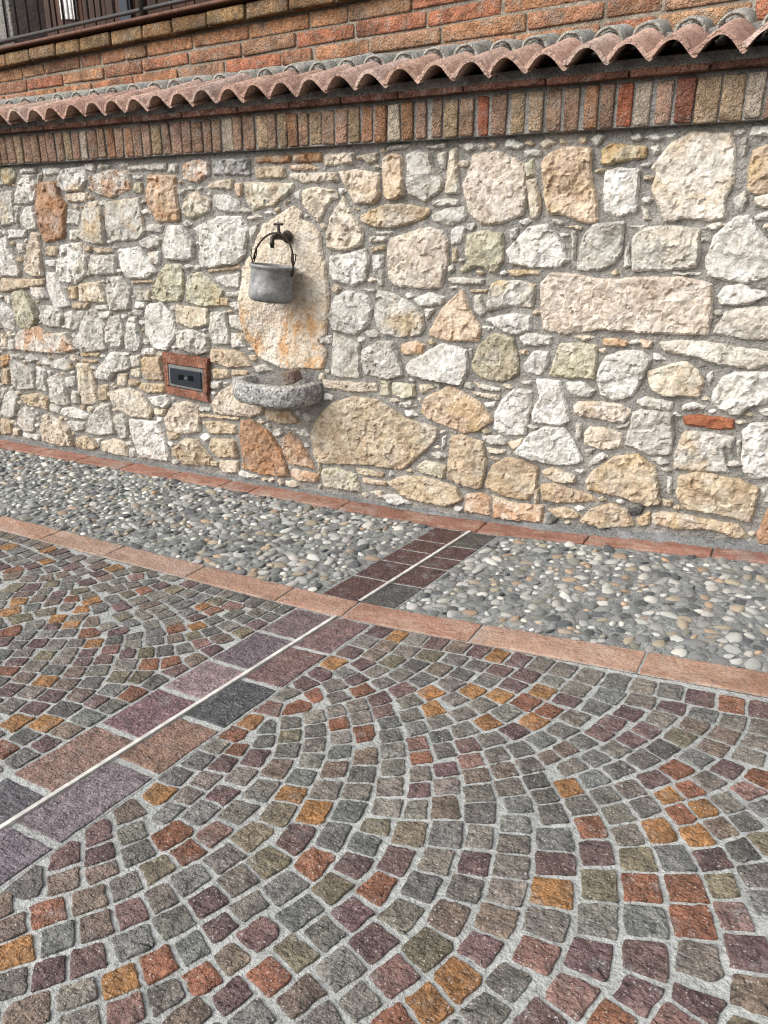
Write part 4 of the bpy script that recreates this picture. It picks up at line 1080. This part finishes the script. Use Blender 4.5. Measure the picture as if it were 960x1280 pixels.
def barrel(seed):                               # short half-round cover tile, weathered
    V = []; F = []; n = 14; L = .2
    for j in range(4):
        t = j / 3
        for i in range(n + 1):
            a = math.pi * i / n; r = (.052 - .004 * t) * (1 + .06 * noise.noise(Vector((i * .4, t * 2, seed * 4.4))))
            for q in (r, r - .013): V.append((-math.cos(a) * q, t * L + .004 * noise.noise(Vector((i * .5, seed * 3.1, 0))) * (1 - t), math.sin(a) * q * .95))
    m = 2 * (n + 1)
    for j in range(3):
        for i in range(n):
            a = j * m + 2 * i; F += [(a, a + 2, a + m + 2, a + m), (a + 1, a + m + 1, a + m + 3, a + 3)]
    for i in range(n): F.append((2 * i, 2 * i + 1, 2 * i + 3, 2 * i + 2))
    F.append(tuple(2 * i + 1 for i in range(n + 1)))          # mortar plug closes the end
    me = bpy.data.meshes.new('ridge_tile'); me.from_pydata(V, [], F); me.update(); me.materials.append(M_TILEG)
    me.polygons.foreach_set('use_smooth', [True] * len(me.polygons)); return me
TM = [tilemesh(k, .30, M_TILE) for k in range(6)]; TG = [barrel(k) for k in range(6)]
V = [(u, y, z) for u in (WU0, WU1) for y, z in ((-.02, ZT + .058), (.34, ZT + .058), (.34, ZT + .165), (.165, ZT + .165), (.155, ZT + .108), (-.02, ZT + .062))]
cop = sub(mk('tile_coping', V, [(0, 1, 2, 3, 4, 5), (6, 11, 10, 9, 8, 7)] + [(i, i + 6, (i + 1) % 6 + 6, (i + 1) % 6) for i in range(6)], M_MORT, smooth=False, loc=(-1.6, 0, ZT)), wall)
SLOPE = math.radians(17)
u_ref = onwall(705, 95, .125)[0]                # a surveyed valley
k0 = int((WU0 - u_ref) / TP); k1 = int((WU1 - u_ref) / TP)
for k in range(k0 + 1, k1):
    uc = u_ref + (k + .5) * TP + RNG.uniform(-.004, .004)
    o = link('coping_tile', RNG.choice(TM), cop, (*vary(RNG.choice([(.49, .335, .27), (.52, .37, .305), (.44, .29, .23), (.50, .375, .32)]), .1), 1))
    o.location = Vector((uc, -.125 + RNG.uniform(-.006, .006), 1.668 + RNG.uniform(-.003, .003))) - Vector((-1.6, 0, ZT)); o.rotation_euler = (SLOPE + RNG.gauss(0, .012), RNG.gauss(0, .02), RNG.gauss(0, .015))
    o = link('ridge_tile', RNG.choice(TG), cop, (*vary((.31, .29, .255), .12), 1))
    o.location = Vector((uc + RNG.uniform(-.006, .006), -.125 + .275 * math.cos(SLOPE) + RNG.uniform(-.01, .01), 1.668 + .275 * math.sin(SLOPE) + .058)) - Vector((-1.6, 0, ZT)); o.rotation_euler = (SLOPE * .8 + RNG.gauss(0, .02), RNG.gauss(0, .03), RNG.gauss(0, .02))

# ------------------------------------------------------------------ wall fountain: slab, basin, tap
M_BRONZE = plain('dark_bronze', (.055, .048, .04), .5, .7, .45, 60, .0012)
M_WIRE = plain('rusty_wire', (.035, .022, .017), .7, .4, .4, 120, .0006)
M_ALU = aluminium(); M_BAS = basinmat(); M_PLATE = backplate_mat()
def pix(p):
    v = _q.transposed() @ (Vector(p) - Vector(cam.location)); return 480 - FPX * v.x / v.z, 640 + FPX * v.y / v.z
fz = onwall(350, 500, .02)
fountain = empty('wall_fountain', (fz[0], 0, fz[1]))
tag(fountain, 'wall fountain with rust stained oval stone slab, bronze tap and half round stone basin', 'fountain')
V, F, c = stone_mesh(backplate, 901, .016, rough=.35, facets=3, edge=.014)
sub(mk('back_slab', V, F, M_PLATE, None, smooth=False, loc=c), fountain)
# basin
uL, zt = onwall(301, 474, .05); uR, _ = onwall(399, 478, .02); zt = onwall(350, 477.5, .09)[1]
cu, hw = (uL + uR) / 2, (uR - uL) / 2; dep = .205; N = 64
def dshape(k, s):                               # half-round plan, k along the rim 0..1
    a = math.pi * k; x = -math.copysign(abs(math.cos(a)) ** .72, math.cos(a)); y = max(0.0, math.sin(a)) ** .5
    return cu + x * (hw - s), -.02 + (dep + .02 - s) * y
rings = [(-.094, .06), (-.100, .022), (-.086, .006), (-.05, .002), (-.02, 0.0), (-.005, .003), (0, .011), (-.001, .022), (0, .034), (-.008, .042), (-.035, .048), (-.05, .07)]
V = []; F = []
for dz, s in rings:
    for i in range(N):
        u, w = dshape(i / (N - 1), s); q = Vector((u, w, dz))
        g = .006 * fbm(q, 22, 4); dz2 = .005 * fbm(q + Vector((5, 0, 0)), 20, 3); r = Vector((u - cu, w)); r = r.normalized() if r.length else r
        V.append(P3(u + r.x * g, w + r.y * g, zt + dz + dz2))
for j in range(len(rings) - 1):
    for i in range(N - 1): F.append((j * N + i, j * N + i + 1, (j + 1) * N + i + 1, (j + 1) * N + i))
F.append(tuple(range(N))[::-1]); F.append(tuple((len(rings) - 1) * N + i for i in range(N)))
sub(mk('basin', V, F, M_BAS, None, loc=(cu, 0, zt)), fountain)
# tap: rosette on the slab, body straight out, T handle above, nozzle at the end
tu, tz = onwall(357, 296, .03)
def out(wv, dz=0.0, du=0.0): return P3(tu + du, wv, tz + dz)
tapV, tapF = tube([out(.018), out(.03), out(.034), out(.045), out(.052), out(.075), out(.10), out(.118)], [.012, .020, .020, .0125, .0135, .0115, .0115, .0095], 16)
tap = sub(mk('tap', tapV, tapF, M_BRONZE, None, loc=out(.03)), fountain)
def tpart(name, V, F, mat=M_BRONZE):
    o = mk(name, V, F, mat, None, loc=out(.07)); o.parent = tap; o.location = Vector(o.location) - out(.03); return o
tpart('rosette', *tube([out(.016), out(.021), out(.027), out(.030)], [.027, .027, .021, .012], 24))
wst = .078
tpart('stem', *tube([out(wst, .005), out(wst, .018), out(wst, .02), out(wst, .034), out(wst, .05)], [.012, .012, .008, .007, .006], 14))
tpart('handle', *tube([out(wst, .05, -.024), out(wst, .051, -.020), out(wst, .052, -.006), out(wst, .053, 0), out(wst, .052, .006), out(wst, .051, .020), out(wst, .05, .024)], [.0045, .0062, .005, .0075, .005, .0062, .0045], 12))
tpart('nozzle', *tube([out(.112, .0), out(.122, -.004), out(.128, -.014), out(.129, -.022), out(.129, -.026), out(.129, -.030), out(.129, -.044)], [.0095, .0105, .0105, .0095, .0125, .0095, .0085], 14))

# ------------------------------------------------------------------ the hanging pot
wp = .118
pu, pz = onwall(341, 331.5, wp)
pot = empty('hanging_pot', P3(pu, wp, pz)); pot.rotation_euler = (math.radians(-2.5), math.radians(5.5), math.radians(4))
tag(pot, 'old grey aluminium pot hanging by its wire handle from the bronze tap', 'pot')
R0 = .0985; H0 = .152
prof = [(0, -H0), (.5, -H0 - .0005), (.80, -H0), (.92, -H0 + .004), (.985, -H0 + .014), (1.0, -H0 + .028), (.985, -H0 + .06), (.962, -.09), (.948, -.05), (.945, -.024), (.96, -.016), (1.02, -.012), (1.035, -.006), (1.02, .0), (.985, .001), (.935, -.006), (.92, -.02), (.93, -.06), (.945, -.1), (.96, -H0 + .03), (.9, -H0 + .008), (0, -H0 + .004)]
V, F = lathe([(max(r, .0005) * R0, z) for r, z in prof], 56)
V = [v + Vector((v.x, v.y, 0)) * (.022 * noise.noise(Vector((v.x * 14, v.y * 14, v.z * 14)))) for v in V]
mk('pot_body', V, F, M_ALU, pot)
def wire(name, pts, r, par=pot, closed=False): return mk(name, *tube(pts, r, 8, closed), M_WIRE, par)
bh = .132; hp = []
for i in range(25):
    a = math.pi * (1 - i / 24); x = math.cos(a) * R0 * (1.02 - .06 * math.sin(a)); z = .012 + (bh - .012) * math.sin(a) ** .85
    hp.append((x + .012 * math.sin(a), -.004 * math.sin(2 * a), z))
wire('bail_handle', hp, .0041)
for sgn in (-1, 1):
    x = sgn * R0 * 1.03
    wire('ear', [(x, 0, -.002), (x + sgn * .010, -.004, .026), (x + sgn * .011, .0, .054), (x - sgn * .013, .004, .058), (x - sgn * .012, .004, .034), (x - sgn * .003, .003, .006)], .0028, closed=True)
    wire('ear_rivet', [(x, -.012, -.022), (x + sgn * .002, 0, -.006), (x, .006, -.020), (x - sgn * .002, .002, -.034), (x, -.008, -.036)], .0032, closed=True)

# brick fragment lying in the basin
bu, bz = onwall(365, 471, .07)
me = rbox(.08, .055, .056, .006, .003); me.materials.append(M_BRICK)
o = link('brick_fragment', me, None, (.27, .2, .165, 1), loc=P3(bu, .07, bz + .002)); o.rotation_euler = (math.radians(14), math.radians(-14), math.radians(-20))
tag(o, 'small broken brick lying in the stone basin below the slab', 'brick')

# ------------------------------------------------------------------ electric socket in its terracotta frame
sock = empty('wall_socket', P3(*[sum(p[0] for p in sockpoly) / 4, 0.0, sum(p[1] for p in sockpoly) / 4]))
tag(sock, 'dark electric socket plate set in a small terracotta frame', 'socket')
def sk(name, pts, w0, w1, mat, col=None, par=None):   # prism between wall offsets from picture points
    q = [onwall(x, y, w1) for x, y in pts]; n = len(q); V = [P3(u, w0, z) for u, z in q] + [P3(u, w1, z) for u, z in q]
    bm = bmesh.new(); vs = [bm.verts.new(v) for v in V]
    bm.faces.new(vs[n:]); bm.faces.new(vs[:n][::-1])
    for i in range(n): bm.faces.new((vs[i], vs[(i + 1) % n], vs[n + (i + 1) % n], vs[n + i]))
    bmesh.ops.recalc_face_normals(bm, faces=bm.faces[:]); bmesh.ops.bevel(bm, geom=bm.edges[:], offset=.0018, segments=1, affect='EDGES')
    me = bpy.data.meshes.new(name); bm.to_mesh(me); bm.free(); me.materials.append(mat); c = sum(V, Vector()) / len(V)
    for v in me.vertices: v.co -= c
    o = link(name, me, None, col, loc=c); return sub(o, sock) if par is None else o
FR = (.33, .155, .105)
sk('frame_brick', [(202, 440), (259, 449), (258, 461.5), (203.5, 453)], -.02, .016, M_BRICK, (*vary(FR), 1))
sk('frame_brick', [(206, 482), (257, 492), (260, 503), (207, 491.5)], -.02, .015, M_BRICK, (*vary(FR), 1))
sk('frame_brick', [(203.5, 453.5), (209.5, 454.4), (211, 481.8), (206, 481.3)], -.02, .014, M_BRICK, (*vary(FR), 1))
sk('frame_brick', [(253.5, 461.3), (258, 462), (258.5, 491.5), (253.5, 490.6)], -.02, .014, M_BRICK, (*vary(FR), 1))
sk('surround', [(209.5, 454.5), (253.5, 461.5), (253.5, 490), (210.5, 481.5)], -.02, .010, plain('grey_surround', (.17, .17, .16), .8, 0, .25, 60))
M_PL = plain('navy_plastic', (.013, .017, .024), .6, 0, .12, 30, .0003, .25); M_HOLE = plain('black_plastic', (.003, .003, .0035), .8, 0, .1, 30, .0003, .1)
sk('cover_plate', [(212, 459.8), (250.5, 465.8), (251.5, 486.8), (212.8, 479)], .008, .017, M_PL)
for cx, cy in ((225.6, 471.8), (238.1, 473.3)):
    sk('socket_module', [(cx - 3.2, cy - 3.8), (cx + 3.2, cy - 2.9), (cx + 3.2, cy + 3.6), (cx - 3.2, cy + 2.7)], .015, .0195, M_HOLE)
sk('latch', [(230.4, 471.2), (233.4, 471.6), (233.4, 475.0), (230.4, 474.5)], .015, .0195, plain('grey_plastic', (.10, .105, .11), .5))

# ------------------------------------------------------------------ the brick terrace behind
ANG = math.radians(4.35); T_A = math.tan(ANG)
Bn = Vector((math.sin(ANG), math.cos(ANG), 0))  # into the building
B0 = Vector((-.3, .55, 0)); Bd = Vector((-math.cos(ANG), math.sin(ANG), 0))
def onB(x, y, off=0.0):
    d = ray(x, y); o = Vector(cam.location); t = ((B0 - Bn * off) - o).dot(Bn) / d.dot(Bn); p = o + d * t; return (p - B0).dot(Bd), p.z
def BP(s, off, z): p = B0 + Bd * s - Bn * off; return Vector((p.x, p.y, z))
SB0, SB1 = -1.6, 8.5
zc0 = .5 * (onB(0, 83, .05)[1] + onB(280, 31, .05)[1]); zc1 = .5 * (onB(0, 65, .05)[1] + onB(280, 13, .05)[1])
zl0 = zc1 + .012; zl1 = .5 * (onB(0, 54, .10)[1] + onB(262, 3, .10)[1])
print('cornice', zc0, zc1, zl1, onB(0, 83, .05), onB(280, 31, .05))
house = empty('brick_terrace', BP(2, 0, 0)); tag(house, 'orange brown brick terrace wall with projecting cornice behind the tiled coping', 'building')
def bbox(name, s0, s1, o0, o1, z0, z1, mat, col=None, bev=.004):
    me = rbox(abs(s1 - s0), abs(o1 - o0), z1 - z0, bev, 0); me.materials.append(mat)
    o = link(name, me, None, col, loc=BP((s0 + s1) / 2, (o0 + o1) / 2, (z0 + z1) / 2)); o.rotation_euler.z = -ANG; return o
M_HM = mortar('house_mortar', (.38, .33, .265), (.25, .205, .16), 1.0, .004)
backing = sub(bbox('wall', SB0, SB1, -.3, -.008, -.3, zc1 + .01, M_HM), house)
HB = [(.33, .185, .105), (.31, .18, .11), (.35, .215, .125), (.27, .15, .095), (.34, .23, .145), (.29, .195, .13), (.32, .15, .09)]
CH = .073; r = 0; z = zc0 - .004
while z > 1.56:
    s = SB0 - RNG.uniform(0, .3)
    while s < SB1 - .4:
        L = RNG.uniform(.33, .41) if RNG.random() < .85 else RNG.uniform(.18, .24)
        hh = CH - .0095; me = rbox(L - .012, .06, hh + RNG.uniform(-.004, .003), .009, .004); me.materials.append(M_HBRICK)
        px, py = pix(BP(s + L / 2, 0, z - CH / 2))
        if -260 < px < 1500 and py > -300:
            o = link('brick', me, None, (*vary(tuple(v * k2 + .03 for v, k2 in zip(RNG.choice(HB), (1.42, 1.22, 1.1))), .14), 1), loc=BP(s + L / 2, -.03 + RNG.uniform(-.003, .004), z - CH / 2)); o.rotation_euler.z = -ANG; sub(o, house)
        s += L
    z -= CH
s = SB0
cornice = sub(bbox('cornice', SB0, SB1, -.02, .036, zc0 + .004, zc1 - .004, M_HM), house)
while s < SB1 - .3:
    L = RNG.uniform(.24, .29); me = rbox(L - .012, .06, zc1 - zc0 - .004, .012, .003); me.materials.append(M_HBRICK)
    px, py = pix(BP(s + L / 2, 0, zc0))
    if -260 < px < 1500:
        o = link('brick', me, None, (*vary(RNG.choice([(.36, .23, .12), (.33, .21, .12), (.38, .22, .11)]), .12), 1), loc=BP(s + L / 2, .026 + RNG.uniform(-.003, .004), (zc0 + zc1) / 2)); o.rotation_euler.z = -ANG; o.parent = cornice; o.location = (0, 0, 0)
        o.matrix_local = Matrix.Rotation(ANG, 4, 'Z') @ Matrix.Translation(BP(s + L / 2, .026 + RNG.uniform(-.003, .004), (zc0 + zc1) / 2) - BP((SB0 + SB1) / 2, .008, (zc0 + zc1) / 2)) @ Matrix.Rotation(-ANG, 4, 'Z')
    s += L
ledge = sub(bbox('ledge', SB0, SB1, -.9, .085, zl0, zl1, wood('ledge_brown', (.12, .055, .035)), None, .008), house)

# balcony railing
zr = zl1; rail = empty('balcony_railing', BP(5, .03, zr)); tag(rail, 'black iron balcony railing of thin vertical bars above the brick cornice', 'railing')
M_IRON = plain('black_iron', (.05, .046, .044), .55, .3, .3, 80)
def rbar(name, pts, r, n=8, mat=M_IRON): 
    c = Vector(pts[0]); return sub(mk(name, *tube(pts, r, n), mat, None, loc=c), rail)
sA = onB(-60, 40, .03)[0]; sZ = -.4
rbar('bottom_rail', [BP(sZ, .03, zr + .045), BP(sA, .03, zr + .045)], .011)
rbar('top_rail', [BP(sZ, .03, zr + .92), BP(sA, .03, zr + .92)], .018)
s_post = onB(178, 10, .03)[0]; s = s_post
k = 0; sp = .118; ks = range(int((sZ - s_post) / sp), int((sA - s_post) / sp) + 1)
for k in ks:
    ss = s_post + k * sp
    if k == 0 or k % 9 == 0 and k != 0 and k < 0:
        rbar('post', [BP(ss, .03, zr), BP(ss, .03, zr + .93)], .020, 10)
    else: rbar('bar', [BP(ss, .03, zr + .05), BP(ss, .03, zr + .91)], .0068)
# masonry pier at the end of the railing and the planked front behind it
pier_s = onB(5, 30, .02)[0]
o = bbox('stone_pier', pier_s - .08, pier_s + .18, -.24, .02, zl1 + .002, zl1 + 1.1, M_MORT, None, .01); tag(o, 'grey rendered pier at the end of the balcony railing', 'pier')
front = empty('plank_front', BP(5, -.95, zl1)); tag(front, 'dark brown wooden plank front seen through the balcony railing', 'facade')
W1 = wood('dark_planks', (.05, .025, .017)); W2 = wood('red_brown_planks', (.08, .037, .023)); W3 = plain('navy_panel', (.02, .03, .05), .6); W4 = plain('white_slat_paint', (.62, .62, .60), .6)
s = -.6
while s < 9.5:
    L = RNG.choice((.09, .12, .14)); o = bbox('plank', s + .004, s + L - .004, -.98, -.95 + RNG.uniform(-.006, .006), zl1 - .05, zl1 + 1.9, RNG.choice((W1, W1, W2)), None, .004); sub(o, front); s += L
def at(px): return onB(px, 5, -.93)[0]
sub(bbox('blue_panel', at(163), at(149), -.945, -.925, zl1 + .02, zl1 + 1.7, W3, None, .004), front)
for x in (77, 82.5, 88, 93):
    sub(bbox('white_slat', at(x + 1.6), at(x - 1.6), -.94, -.92, onB(x, 25 - (x - 77) * .0, -.93)[1], zl1 + 1.2, W4, None, .003), front)
